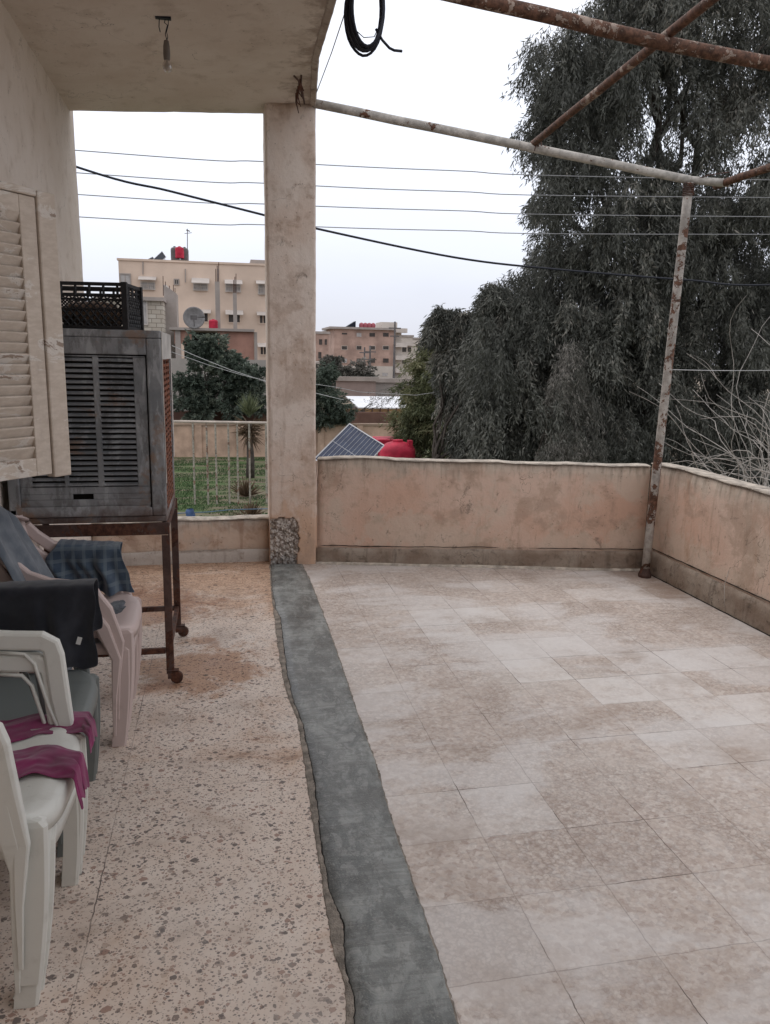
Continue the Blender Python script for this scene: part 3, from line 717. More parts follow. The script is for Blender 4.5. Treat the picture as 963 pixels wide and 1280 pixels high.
for i in range(5):
    y = gy0+(gy1-gy0)*i/4; mb.box(xg-.002, xg+.002, max(gy0, y-.016), min(gy1, y+.016), gz0, gz1)
for i in range(27):
    z = gz0+(gz1-gz0)*i/26; mb.box(xg-.0035, xg+.0035, gy0, gy1, z-.0065, z+.0065)
AC(mb, 'side_grille', M['grille'])
mb = MB(); mb.box(X1-.03, X1-.025, gy0, gy1, gz0, gz1); AC(mb, 'cooling_pad', M['dark'])
mb = MB(); mb.box(X1+.001, X1+.005, Ya+.004, Yb-.004, Z1-.128, Z1-.004); mb.box(X1+.001, X1+.005, Yb-.05, Yb-.003, 1.05, Z1-.130); mb.box(X1+.001, X1+.004, Ya+.004, Ya+.020, 1.0, Z1-.130); AC(mb, 'side_trim', simple('pale_sheet_trim', (.50,.48,.45), .7, .3, 9))
mb = MB()
def skirt(a, b): return (X0+.03+(X1-.075-X0-.03)*a, Ya+.004-.014*math.sin(b*math.pi/2), Z0+.080-.045*b)
mb.grid(skirt, 2, 6); AC(mb, 'panel_lip', M['galv'], solid=.002)

st = thing('cooler_stand', (-.62, 4.05, 0), 'dark rusty angle iron stand on castors under the air cooler', 'stand')
def ST(mb, name, mat=None, **k): return loc_build(mb, name, mat or M['stand'], st, **k)
lx0, lx1, ly0, ly1 = -.955, -.282, 3.735, 4.395
mb = MB()
for y in (ly0, ly1): mb.box(lx0-.015, lx1+.020, y-.008, y+.008, .755, .812)
for x in (lx0, lx1): mb.box(x-.015, x+.015, ly0+.008, ly1-.008, .775, .812)
ST(mb, 'top_frame', bevel=.003)
for (x, y) in ((lx0,ly0),(lx1,ly0),(lx0,ly1),(lx1,ly1)):
    mb = MB(); sx = .038 if x > -.5 else -.038
    mb.box(x-.018, x+.018, y-.006, y+.0, .05, .752); mb.box(x+(.012 if sx>0 else -.018), x+(.018 if sx>0 else -.012), y+.001, y+.034, .05, .752)
    ST(mb, 'leg', bevel=.002)
mb = MB()
mb.box(lx0+.02, lx1-.019, ly0-.010, ly0+.010, .158, .186); mb.box(lx0+.02, lx1-.019, ly1-.010, ly1+.010, .158, .186); mb.box(lx1-.012, lx1+.010, ly0+.04, ly1-.01, .158, .186); mb.box(lx0-.012, lx0+.010, ly0+.04, ly1-.01, .158, .186)
ST(mb, 'lower_rail', bevel=.002)
for (x, y) in ((lx0,ly0),(lx1,ly0),(lx0,ly1),(lx1,ly1)):
    mb = MB(); n = 16
    vs = []
    for s_ in (-.013, -.010, .010, .013):
        rr = .022 if abs(s_) > .011 else .030
        for j in range(n): g_ = 2*math.pi*j/n; vs.append((x+.030+rr*math.cos(g_), y+s_, .031+rr*math.sin(g_)))
    mb.add(vs, [(i*n+j, i*n+(j+1)%n, (i+1)*n+(j+1)%n, (i+1)*n+j) for i in range(3) for j in range(n)]+[tuple(range(n-1,-1,-1)), tuple(3*n+j for j in range(n))])
    mb.box(x-.012, x+.040, y-.019, y-.015, .03, .068); mb.box(x-.012, x+.040, y+.015, y+.019, .03, .068); mb.box(x-.016, x+.040, y-.019, y+.019, .064, .070)
    ST(mb, 'castor')

# ---- black crate on the cooler
cr = thing('plastic_crate', (-.60, 3.92, 1.702), 'black open lattice plastic crate standing on top of the air cooler', 'crate', rz=R(-9))
mb = MB(); cw, cd, chh = .20, .13, .20
def bar(a, b, w=.0035, m=0): mb.tube([a, b], w, 4)
for (ax, ay, bx, by) in ((-cw,-cd,cw,-cd),(cw,-cd,cw,cd),(cw,cd,-cw,cd),(-cw,cd,-cw,-cd)):
    L = math.hypot(bx-ax, by-ay); n = int(L/.03)
    P = lambda s, z: Vector((ax+(bx-ax)*s, ay+(by-ay)*s, z))
    for i in range(n):
        s0, s1 = i/n, (i+1)/n
        for zz0, zz1 in ((.085,.115),(.115,.145)):
            bar(P(s0,zz0), P(s1,zz1)); bar(P(s1,zz0), P(s0,zz1))
        for zz0, zz1 in ((.01,.047),(.047,.085)):
            bar(P(s0,zz0), P(s1,zz1), .005); bar(P(s1,zz0), P(s0,zz1), .005)
    for i in range(0, n+1, 2): bar(P(i/n,.145), P(i/n,chh), .006)
    for z in (.085, .145, .168): bar(P(0,z), P(1,z), .005)
    T = Matrix.Translation((ax,ay,0)) @ Matrix.Rotation(math.atan2(by-ay,bx-ax),4,'Z')
    mb.box(-.006, L+.006, -.007, .007, chh-.012, chh+.003, T=T); mb.box(0, L, -.005, .005, 0, .014, T=T)
for sx in (-1,1):
    for sy in (-1,1): mb.box(sx*cw-.012, sx*cw+.012, sy*cd-.012, sy*cd+.012, 0.001, chh+.006)
mb.build('crate_lattice', M['blackplastic'], cr)
mb = MB(); mb.box(-cw+.006, cw-.006, -cd+.006, cd-.006, .004, .010); mb.build('crate_floor', M['blackplastic'], cr)
def lump(name, c, sx, sy, sz_, mat, label, cat, seed, rz=0):
    mb = MB()
    def fn(a, b):
        th, ph = 2*math.pi*a, math.pi*b
        d = Vector((math.cos(th)*math.sin(ph), math.sin(th)*math.sin(ph), math.cos(ph)))
        rr = 1+.28*nz(d.x*2.2+seed, d.y*2.2, d.z*2.2)+.14*nz(d.x*6, d.y*6+seed, d.z*6)
        return (d.x*sx*rr, d.y*sy*rr, max(-sz_*.8, d.z*sz_*rr)+sz_*.8)
    mb.grid(fn, 40, 24)
    o = mb.build(name, mat, None, smooth=True); o.location = c; o.rotation_euler = (0,0,rz); return tag(o, label, cat)
lump('brown_rag', (-.60, 3.92, 1.714), .155, .085, .062, M['c_brown'], 'crumpled brown rag lying inside the black crate', 'rag', 3, R(-9))

# ================================================================ CHAIRS
def make_chair(name, mat, label, cat, armz, group=None, lean=.045):
    """monobloc armchair; origin on the floor under the middle of its front feet, facing +X"""
    root = thing(name, (0,0,0), label, cat, group)
    hw_, sd = .235, .40         # half width at the seat, seat depth
    mb = MB()                    # seat: rounded front corners, dished, skirt bent down
    nu, nv = 22, 26
    def seatpt(a, b):            # a: back->front, b: -y -> +y
        x = -sd+.035 + sd*a; yy = (b*2-1)
        w = hw_*(1-.10*(1-a)) * (1 if a < .84 else math.sqrt(max(0, 1-((a-.84)/.16)**2*.12)))
        y = yy*w
        x = x - .045*abs(yy)**5*max(0, a-.5)*2
        z = .425 - .016*math.sin(math.pi*min(1, a*1.15))*(1-yy*yy) + .012*abs(yy)**4 - .02*max(0, a-.9)*5
        ed = max(abs(yy), 0)
        return Vector((x, y, z))
    rows = []
    for i in range(nu+1):
        row = [seatpt(i/nu, j/nv) for j in range(nv+1)]
        row = [row[0]+Vector((0,.004,-.045))] + row + [row[-1]+Vector((0,-.004,-.045))]
        rows.append(row)
    rows.append([p+Vector((.006,0,-.022)) for p in rows[-1]]); rows.append([p+Vector((-.002,0,-.03)) for p in rows[-1]])
    k = nv+3; mb.add([p for r_ in rows for p in r_], [(i*k+j,(i+1)*k+j,(i+1)*k+j+1,i*k+j+1) for i in range(len(rows)-1) for j in range(k-1)])
    mb.build('seat', mat, root, smooth=True, solid=.005)
    for s in (-1, 1):
        mb = MB(); rows = []      # front leg: broad ribbed channel, narrowing to the foot
        N = 16
        for i in range(N+1):
            h = i/N; z = .0+.405*h
            w = .066+.022*h+.075*max(0, (h-.76)/.24)**2
            xf = .0+.008*math.sin(h*math.pi)+.030*h
            yo = .262-.030*h
            sec = [(xf-.055-.01*h, yo), (xf-.006, yo), (xf, yo-.006), (xf, yo-.013), (xf-.010, yo-.018), (xf-.010, yo-w+.018), (xf, yo-w+.013), (xf, yo-w+.005), (xf-.006, yo-w), (xf-.045, yo-w-.002)]
            rows.append([Vector((x, s*y, z)) for x, y in sec])
        rows.append([Vector((p.x-.012, p.y*.985, .418)) for p in rows[-1]]); rows.append([Vector((p.x-.030, p.y*.96, .424)) for p in rows[-1]]); N += 2
        k = len(rows[0]); mb.add([p for r_ in rows for p in r_], [(i*k+j,(i+1)*k+j,(i+1)*k+j+1,i*k+j+1) for i in range(N) for j in range(k-1)])
        mb.add([rows[0][1]+Vector((0,0,.03)), rows[0][8]+Vector((0,0,.03)), rows[0][9]+Vector((0,0,.03)), rows[0][0]+Vector((0,0,.03))], [(0,1,2,3)])
        mb.build('leg', mat, root, solid=.005, bevel=.002)
        mb = MB(); rows = []      # rear leg, raked back
        for i in range(9):
            h = i/8; z = .41*h; xb = -.455+.085*h; yo = .225-.02*h; w = .045+.02*h
            sec = [(xb+w, yo), (xb+.004, yo), (xb, yo-.006), (xb, yo-w)]
            rows.append([Vector((x, s*y, z)) for x, y in sec])
        mb.add([p for r_ in rows for p in r_], [(i*4+j,(i+1)*4+j,(i+1)*4+j+1,i*4+j+1) for i in range(8) for j in range(3)])
        mb.build('leg', mat, root, smooth=True, solid=.006)
        # armrest: one strip from the foot up past the seat, round the corner and back
        pts = [(.0-.040, .268, .05), (-.034, .262, .22), (-.020, .255, .38), (-.020-.45*lean, .262, .52), (-.012-.88*lean, .270, armz-.05), (-.014-lean, .272, armz-.020), (-.040-lean, .273, armz-.004), (-.14-lean*.5, .272, armz), (-.27, .268, armz+.012), (-.35, .258, armz+.045), (-.41, .245, armz+.10), (-.445, .225, armz+.15)]
        pts = [(x, s*y, z) for x, y, z in pts]
        mb = MB(); mb.tube(pts, [.22,.38,.7,1,1,1,1,1,1,.95,.9,.85], sect=(.027,.0165,(0,s,0))); mb.build('armrest', mat, root, smooth=False, bevel=.004)
        mb = MB(); mb.tube([(-.04, s*.245, .40), (-.055-.4*lean, s*.252, .50), (-.06-lean, s*.258, armz-.07), (-.085-lean, s*.258, armz-.038), (-.2, s*.258, armz-.03)], .006, 6); mb.build('arm_flange', mat, root, smooth=True)
    mb = MB()
    top = .86
    def bk(y, z):                 # back surface: curved and leaning
        h = (z-.40)/(top-.40); return Vector((-.385-.10*h+.30*y*y*(1), y, z))
    ns = 9
    for i in range(ns):
        y = -.17+.34*i/(ns-1); mb.tube([bk(y*(.85+.15*t_/4), .41+.37*t_/4) for t_ in range(5)], 1, sect=(.0125,.004,(1,0,0)))
    mb.tube([bk(-.215+.43*i/12, .80+.05*(1-((i-6)/6)**2)) for i in range(13)], 1, sect=(.006,.035,(1,0,0)))
    mb.tube([bk(-.19+.38*i/8, .475) for i in range(9)], 1, sect=(.005,.02,(1,0,0)))
    for s in (-1,1): mb.tube([bk(s*(.19+.025*t_/5), .40+.42*t_/5) for t_ in range(6)], 1, sect=(.018,.010,(1,0,0)))
    mb.build('backrest', mat, root, smooth=True)
    return root
def place(o, x, y, z=0, rz=0): o.location = (x, y, z); o.rotation_euler = (0,0,rz)
RISE = .068
w1 = make_chair('plastic_armchair', M['pl_white'], 'lower of the two stacked white plastic armchairs at the bottom left', 'chair', .70, 'stacked white armchairs')
place(w1, -.475, 2.05, 0, R(-2))
w2 = copy_tree(w1); w2['label'] = 'upper white plastic armchair with the magenta cloth on its seat'; place(w2, -.462, 2.045, RISE, R(-2))
g1 = make_chair('plastic_armchair', M['pl_green'], 'dark grey green plastic armchair between the white and the pink stacks', 'chair', .70)
place(g1, -.505, 2.66, .0, R(1))
p1 = make_chair('plastic_armchair', M['pl_pink'], 'lower of the two stacked pinkish beige plastic armchairs beside the cooler stand', 'chair', .625, 'stacked pink armchairs', lean=.10)
place(p1, -.432, 3.38, 0, R(1.5))
p2 = copy_tree(p1); p2['label'] = 'upper pinkish beige plastic armchair with clothes over its arm'; place(p2, -.418, 3.39, RISE, R(1.5))

# ---- clothes
def cloth_obj(name, fn, nu, nv, mat, label, cat, thick=.004):
    mb = MB(); mb.grid(fn, nu, nv); o = mb.build(name, mat, None, smooth=True, solid=thick, sub=1); return tag(o, label, cat)
def drape(x0, x1, yarm, ztop, front, back, seed, edge=0.02, fold=.012, zslope=0.0, wd=.03, taper=0.0):
    """cloth over an arm that runs along X: hangs on the near side by `front`, on the far side by `back`"""
    tot = front+back+2*wd
    def fn(a, b):
        s = b*tot; x = x0+(x1-x0)*a
        zt = ztop+zslope*(a)+.004*nz(a*7, seed)
        hang = 1+.10*nz(a*5, seed+2)
        if s < front:
            d = (front-s)*hang; y = yarm-wd-.006-.02*d + fold*nz(a*9+seed, d*3)*min(1, d*9)+fold*.7*math.sin(a*19+seed+nz(a*3,d*4)*3)*min(1,d*6); z = zt-.008-d
            x += taper*d*(a-.5)*2+edge*nz(d*9, a*2, seed)
        elif s < front+2*wd:
            q_ = (s-front)/(2*wd); y = yarm-wd+2*wd*q_; z = zt+.006*math.sin(q_*math.pi)-.004
        else:
            d = (s-front-2*wd)*hang; y = yarm+wd+.006+.02*d+fold*nz(a*9+seed+5, d*3)*min(1, d*9); z = zt-.008-d; x += edge*nz(d*9, a*2, seed+4)
        return (x, y, z+.003*nz(a*20, b*20, seed))
    return fn
cloth_obj('draped_jacket', drape(-.90, -.478, 2.935, .765, .30, .20, 3.0, fold=.018, wd=.052), 46, 40, M['c_navy'], 'near black garment with a small pale tag hanging over the green chair arm', 'garment')
mb = MB(); c = PY(99, 801, 2.855); mb.box(-.008,.008,-.0015,.0015,-.014,.014); o = mb.build('care_tag', simple('pale_tag', (.6,.6,.58), .8, .1)); o.parent = bpy.data.objects['draped_jacket']; o.location = c; o.rotation_euler = (0, R(18), 0)
cloth_obj('plaid_shirt', drape(-.745, -.475, 3.66, .752, .21, .12, 9.0, edge=.05, fold=.026, zslope=-.02, wd=.058, taper=.3), 46, 40, M['c_plaid'], 'dark blue plaid shirt draped over the pink chair arm', 'garment')
# slate cloth over the pink backrest
def slate(a, b):
    s = b*.78; y = 3.04+.42*a
    h = .995-.10*(abs(a-.45)*2)**2
    if s < .10: d = .10-s; x = -.925-.01*d; z = h-d
    elif s < .16: q_ = (s-.10)/.06; x = -.925+.05*q_; z = h+.008*math.sin(q_*math.pi)
    else:
        d = s-.16; x = -.872+.46*d+.015*nz(a*7, d*5, 3)+.012*math.sin(a*17+d*3); z = h-d*.92; y += .18*d*(a-.2)-.10*d
    return (x, y, z)
cloth_obj('slate_cloth', slate, 36, 40, M['c_slate'], 'slate blue grey cloth thrown over the pink chair backrest at the left edge', 'cloth')
lump('printed_cloth', (-.475, 3.47, .478), .045, .10, .012, M['c_pattern'], 'small blue and black printed cloth lying on the pink chair seat', 'cloth', 8)
# magenta cloth: two tails across the white seat, hanging over its front edge
def tail(pix, zs, wpx, seed, drop):
    ctr = [G(u, v, zs) for u, v in pix]
    def fn(a, b):
        t_ = a*(len(ctr)-1); i = min(int(t_), len(ctr)-2); c = ctr[i].lerp(ctr[i+1], t_-i)
        w = wpx*(1-.35*a*a)*(1+.15*nz(a*5, seed))
        y = c.y+(b-.5)*w*2; x = c.x + .010*nz(b*6, a*3, seed)
        z = zs + .008+ .009*math.sin(b*math.pi)*(1+nz(a*4, b*3, seed)) + .008*nz(a*5+b*2, b*3.5-a*2, seed)+.003*nz(a*13-b*3, b*8, seed+3)
        lim = -.402
        if x > lim: z -= drop*(x-lim)*1.0; x = lim+(x-lim)*.55
        return (x, y, z)
    return fn
ZS = .425+RISE
cloth_obj('magenta_cloth', tail([(-70,925),(0,920),(60,905),(108,905),(122,925)], ZS, .090, 1, 1.0), 60, 30, M['c_magenta'], 'magenta cloth strip along the far side of the white seat', 'cloth', .0022)
cloth_obj('magenta_cloth', tail([(-70,970),(0,962),(50,952),(95,958),(117,978)], ZS, .092, 5, 1.0), 60, 30, M['c_magenta'], 'magenta cloth strip nearer the camera, hanging over the white seat front', 'cloth', .0022)

# ================================================================ PERGOLA, CABLES
pg = thing('pipe_pergola', (3.2, 5.2, 0), 'leaning rusty white pipe frame with one post in the terrace corner', 'pergola')
def PG(pts, r, mat, name, **k):
    mb = MB(); P = [Vector(p) for p in pts]; Q = [P[0]]
    for a, b in zip(P, P[1:]):
        n = max(1, int((b-a).length/.25))
        for i in range(1, n+1): Q.append(a.lerp(b, i/n)+Vector((0,0,.004*nz(i*.7, a.x))))
    Q[-1] = P[-1]; mb.tube(Q, r, 12); return loc_build(mb, name, mat, pg, smooth=True)
A_ = PY(392,129,5.90); B_ = PY(862,225,5.21); D_ = PX(912,229,3.46) if False else A_.lerp(B_, 1.10)
D_ = PY(912,229,5.14)
PG([A_, A_.lerp(B_,.55)], .031, M['pipe_white'], 'beam'); PG([A_.lerp(B_,.55), B_], .030, M['pipe_white'], 'beam'); PG([B_, D_], .027, M['pipe_white'], 'beam')
E_ = PX(963,209,D_.x-.01); ext = D_+(E_-D_)*3.2
PG([D_+Vector((-.04,.10,-.0)), E_, ext], .026, M['pipe_rust'], 'side_pipe')
ft = G(806,721); PG([ft+Vector((0,0,0)), ft.lerp(B_,.5), B_+Vector((0,0,-.02))], .031, M['pipe_post'], 'post')
C_ = A_.lerp(B_, (PY(665,180,5.53).x-A_.x)/(B_.x-A_.x)); X_ = PX(835,55,2.15)
cross_dir = (X_-C_); PG([C_+Vector((0,.02,.03)), X_+Vector((0,0,.045)), C_+cross_dir*2.6+Vector((0,0,.05))], .024, M['pipe_rust'], 'cross_pipe')
ny = X_.y; n0 = PY(600,0,ny); n1 = PY(963,80,ny); dd = (n1-n0).normalized()
nl_ = n0 - dd*((n0.x-.56)/dd.x); PG([nl_, n0, X_, n1, n1+dd*.8], .033, M['pipe_rust'], 'near_beam')
mb = MB()
for k_ in range(7): # wire binding at the joints
    c = B_+Vector((0,0,-.03-.012*k_)); mb.tube([c+Vector((.038*math.cos(a),.038*math.sin(a),.006*nz(a,k_))) for a in np.linspace(0,6.28,9)], .004, 5)
mb.tube([B_+Vector((.03,-.03,0)), B_+Vector((.12,-.05,.03)), B_+Vector((.25,-.08,.05))], .004, 5)
loc_build(mb, 'binding_wire', M['stand'], pg); mb = MB()
for k_ in range(3):
    c = C_+Vector((0.01*k_,0,.01)); mb.tube([c+Vector((.012*k_,.035*math.cos(a),.04*math.sin(a))) for a in np.linspace(0,6.28,9)], .004, 5)
loc_build(mb, 'binding_wire', M['stand'], pg)
mb = MB(); mb.lathe([(.048,0),(.05,.02),(.038,.05),(.033,.07)], 14, (ft.x, ft.y, 0)); loc_build(mb, 'foot_collar', M['stand'], pg)
# leg that carries the unseen near end of the pergola on the side wall
PG([(ext.x, ext.y, ext.z), (3.31, ext.y, .84)], .028, M['pipe_post'], 'post')

def sag(a, b, s, n=24):
    a, b = Vector(a), Vector(b); return [a.lerp(b, i/n)+Vector((0,0,-4*s*(i/n)*(1-i/n))) for i in range(n+1)]
# coil of black cable slung over the near beam
cc = PY(458, -28, ny)
mb = MB(); q_ = []
for k_ in range(9):
    for i in range(28):
        a = 2*math.pi*i/28+.2*k_; w = .068+.022*nz(k_*1.3, 2)+.002*k_; h = .158+.026*nz(k_*2.1, 5)
        q_.append(cc+Vector((w*math.sin(a)+.01*nz(k_,1), .012*(k_-4)+.006*nz(i*.4,k_), -.135+h*math.cos(a))))
mb.tube(q_, .0065, 6)
e = [PY(u, v, ny-.03) for u, v in ((470,36),(478,50),(487,60),(493,63),(503,64))]; mb.tube(e, .006, 6)
q2 = [PY(u, v, ny-.05) for u, v in ((441,-8),(439,20),(445,38),(455,47),(468,46),(480,20),(481,-5))]; mb.tube(q2, .0022, 5)
tag(mb.build('cable_coil', M['cable'], None, smooth=True), 'coil of black cable hanging from the near rusty beam', 'cable coil')
mb = MB(); mb.tube([PY(395,118,5.7), PY(415,65,4.7), PY(432,14,3.9), cc+Vector((-.05,0,.02))], .0028, 5)
tag(mb.build('tie_wire', M['wire'], None), 'thin slanting wire from the pillar top up to the cable coil', 'wire')
# overhead lines
def line(pix, y, r, mat, name, label, cat, grp=None, ext_=6.0):
    P = [PY(u, v, y) for u, v in pix]
    P = [P[0]+(P[0]-P[1])*ext_+Vector((0,0,.25))] + P + [P[-1]+(P[-1]-P[-2])*ext_+Vector((0,0,.3))]
    Q = []
    for i in range(len(P)-1):   # Catmull-Rom
        p0, p1_, p2_, p3 = P[max(0,i-1)], P[i], P[i+1], P[min(len(P)-1,i+2)]
        for s in range(8):
            t_ = s/8; Q.append(.5*((2*p1_)+(p2_-p0)*t_+(2*p0-5*p1_+4*p2_-p3)*t_*t_+(3*p1_-p0-3*p2_+p3)*t_**3))
    Q.append(P[-1]); mb = MB(); mb.tube(Q, r, 6)
    return tag(mb.build(name, mat, None), label, cat, grp)
for i, (pix, lab) in enumerate([(((97,188),(331,202),(560,213),(963,225)), 'topmost of the four thin power lines crossing the sky'),
        (((97,216),(331,229),(560,239),(963,247)), 'second thin power line from the top crossing the sky'),
        (((97,243),(331,255),(560,263),(963,271)), 'third thin power line from the top crossing the sky'),
        (((97,271),(331,281),(560,288),(963,293)), 'lowest of the four thin power lines crossing the sky')]):
    line(pix, 9.0, .0052, M['wire'], 'power_line', lab, 'power line', 'thin overhead power lines')
line(((97,209),(213,239),(331,269),(397,286),(570,322),(700,337),(860,350),(963,356)), 8.2, .0115, M['cable'], 'black_cable', 'thick black cable sagging across the view below the power lines', 'cable', ext_=3.0)
mb = MB(); a = ft.lerp(B_, .545); mb.tube(sag(a, PX(1010,462,3.9)+Vector((.9,1.0,0)), .01), .003, 5)
tag(mb.build('clothes_line', M['wire_pale'], None), 'pale line tied to the pipe post and running off right', 'wire')

# ================================================================ LEAVES
def leaf_mat(name, c, c2, dry=None):
    t = NT(name); at = t.n('Attribute'); at.attribute_name = 'tone'
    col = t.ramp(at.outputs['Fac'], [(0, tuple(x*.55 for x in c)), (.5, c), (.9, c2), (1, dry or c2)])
    t.out(col, .6, spec=.25)
    t.b.inputs['Subsurface Weight'].default_value = 0
    tr = t.n('BsdfTranslucent'); t.l(col, tr.inputs['Color']); mx = t.n('MixShader'); mx.inputs[0].default_value = .22
    o = t.t.nodes['Material Output']; t.l(t.b.outputs[0], mx.inputs[1]); t.l(tr.outputs[0], mx.inputs[2]); t.l(mx.outputs[0], o.inputs['Surface'])
    return t.m
M['euc'] = leaf_mat('eucalyptus_leaves', (.085,.088,.076), (.185,.185,.160), (.28,.26,.225))
M['olive'] = leaf_mat('olive_leaves', (.075,.098,.075), (.14,.17,.135), (.19,.21,.16))
M['conif'] = leaf_mat('green_needles', (.085,.098,.048), (.17,.18,.09), (.24,.23,.13))
M['dryspray'] = leaf_mat('dry_sprays', (.11,.11,.095), (.24,.225,.20), (.36,.33,.30))
M['bark'] = simple('bark', (.085,.07,.06), .9, .4, 8, bump=.6, bd=.02)

def leaves(P, D, L, W, tone):
    """rhombic leaves: P base, D direction, L length, W width"""
    n = len(P); D = D/np.linalg.norm(D, axis=1, keepdims=True)
    rnd = rng.normal(size=(n,3)); Sd = np.cross(D, rnd); Sd /= np.linalg.norm(Sd, axis=1, keepdims=True)
    L = L[:,None]; W = W[:,None]
    V = np.stack([P, P+D*L*.45+Sd*W*.5, P+D*L, P+D*L*.45-Sd*W*.5], axis=1).reshape(-1,3)
    return V, np.arange(4*n).reshape(-1,4), np.repeat(tone, 4)
def cap(a): return np.asarray(a, dtype=float)
def in_poly(u, v, poly):
    x = np.array([p[0] for p in poly]); y = np.array([p[1] for p in poly]); ins = np.zeros(len(u), bool); j = len(poly)-1
    for i in range(len(poly)):
        c = ((y[i] > v) != (y[j] > v)) & (u < (x[j]-x[i])*(v-y[i])/(y[j]-y[i]+1e-9)+x[i]); ins ^= c; j = i
    return ins
eye, rt, upv, fwv = (np.array(a) for a in (EYE, RT, UPR, FW))
def unproj(u, v, y):
    d = rt[None]*((u-CX)/F_PX)[:,None] - upv[None]*((v-CY)/F_PX)[:,None] + fwv[None]
    return eye + d*(y/d[:,1])[:,None]
def limb(mb, p, q, r0_, r1_, depth, seed, jig=.12):
    p, q = Vector(p), Vector(q); n = 6; L = (q-p).length
    pts = [p.lerp(q, i/n)+Vector((nz(i*.9+seed, 1), nz(i*.9+seed, 2), .4*nz(i*.9+seed, 3)))*jig*L*(1 if 0 < i else 0) for i in range(n+1)]
    mb.tube(pts, [r0_+(r1_-r0_)*i/n for i in range(n+1)], 7 if r0_ > .03 else 5)
    if depth > 0:
        for k_ in range(3):
            i = 2+k_ if k_ < 3 else 5; b = pts[min(i+1, n)]
            d = (q-p).normalized(); s = Vector((random.uniform(-1,1), random.uniform(-1,1), random.uniform(-.2,.8))).normalized()
            limb(mb, b, b+(d*.6+s*.8).normalized()*L*.55, r0_*.5, r1_*.45, depth-1, seed+k_*3.7+depth, jig)

def sprays(C, rad, nspray, nleaf, ll, lw, hang=.85, slen=(.4,.9), tonebias=0.0, tonevar=.25):
    """clump centres C (k,3) with radii; hanging sprays of leaves. returns leaf arrays"""
    k = len(C); idx = np.repeat(np.arange(k), nspray)
    o = rng.normal(size=(len(idx),3)); o /= np.linalg.norm(o, axis=1, keepdims=True)
    rr = rng.random(len(idx))**.45
    S0 = C[idx]+o*(rad[idx]*rr)[:,None]*np.array([1,1,.85])
    out = o*np.array([1,1,.3]); dirs = out*(1-hang)+np.array([0,0,-1])*hang+rng.normal(size=out.shape)*.12
    dirs /= np.linalg.norm(dirs, axis=1, keepdims=True); ln = rng.uniform(*slen, len(idx))*(rad[idx]/rad.mean())**.5
    j = np.repeat(np.arange(len(idx)), nleaf); t_ = rng.random(len(j))
    P = S0[j]+dirs[j]*(ln[j]*t_)[:,None]+rng.normal(size=(len(j),3))*.035
    D = dirs[j]*.9+rng.normal(size=(len(j),3))*.42
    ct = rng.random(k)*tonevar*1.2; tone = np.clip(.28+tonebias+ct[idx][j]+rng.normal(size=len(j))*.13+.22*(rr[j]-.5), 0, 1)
    return P, D, ll*rng.uniform(.6,1.25,len(j)), lw*rng.uniform(.6,1.3,len(j)), tone

# ---- the big eucalyptus to the right
euc_poly = [(790,-420),(775,-60),(762,10),(716,30),(690,48),(664,66),(672,98),(690,120),(676,150),(672,168),(690,205),(678,258),(696,292),(682,330),(640,350),(620,372),(618,410),(600,440),(625,560),(640,640),(1250,640),(1300,-420)]
def fill_poly(poly, n, u0_, u1_, v0_, v1_, ya, yb):
    u = rng.uniform(u0_, u1_, n*6); v = rng.uniform(v0_, v1_, n*6); m = in_poly(u, v, poly); u, v = u[m][:n], v[m][:n]
    return u, v, rng.uniform(ya, yb, len(u))
et = thing('eucalyptus_tree', (8.6, 15.0, -3.5), 'huge dark drooping eucalyptus tree filling the right side beyond the parapet', 'tree')
u, v, y = fill_poly(euc_poly, 620, 600, 1010, -90, 640, 12.6, 17.5)
ua_, va_, ya_ = fill_poly(euc_poly, 260, 600, 1300, -420, 640, 12.6, 18.5); m = (ua_ > 1000) | (va_ < -80); u, v, y = (np.concatenate(z_) for z_ in ((u,ua_[m]),(v,va_[m]),(y,ya_[m])))
# thin the crown where the sky shows through
for (gu, gv, ru, rv, pr_) in ((820,155,42,52,.80),(705,235,26,36,.62),(935,125,18,36,.6),(950,185,22,26,.6),(700,80,30,26,.35)):
    m = (((u-gu)/(ru+30))**2+((v-gv)/(rv+30))**2 < 1) & (rng.random(len(u)) < pr_); u, v, y = u[~m], v[~m], y[~m]
C = unproj(u, v, y); rad = rng.uniform(.30, .62, len(C))
P, D, L, W, tn = sprays(C, rad, 28, 42, .115, .024, hang=.74, slen=(.35,.8), tonevar=.42)
# fringe of small tufts at the outline
edge_pts = [(770,-40),(755,8),(735,22),(712,28),(692,45),(668,52),(658,64),(655,78),(668,92),(685,104),(690,118),(680,134),(668,146),(660,158),(664,172),(676,184),(690,200),(686,222),(674,240),(668,256),(672,272),(690,286),(690,302),(676,318),(668,334),(650,342),(628,352),(612,366),(604,384),(600,402)]
eu = np.repeat([p[0]+9 for p in edge_pts], 3)+rng.normal(size=3*len(edge_pts))*8; ev = np.repeat([p[1] for p in edge_pts], 3)+rng.normal(size=3*len(edge_pts))*8
C2 = unproj(eu, ev, rng.uniform(13.5,15.5,len(eu))); P2, D2, L2, W2, t2 = sprays(C2, rng.uniform(.10,.24,len(eu)), 12, 14, .13, .021, hang=.6, slen=(.2,.45))
P, D, L, W, tn = (np.concatenate(z_) for z_ in ((P,P2),(D,D2),(L,L2),(W,W2),(tn,t2)))
Vv, Q, T_ = leaves(P, D, L, W, tn)
o = fast_mesh('crown', Vv-np.array([8.6,15.0,-3.5]), Q, M['euc'], et, T_)
mb = MB(); base = Vector((8.6,15.0,-3.5))
def el(v_): return Vector(v_)-base
limb(mb, el((8.6,15.0,-3.5)), el((8.9,15.1,2.4)), .36, .22, 0, 1, .02)
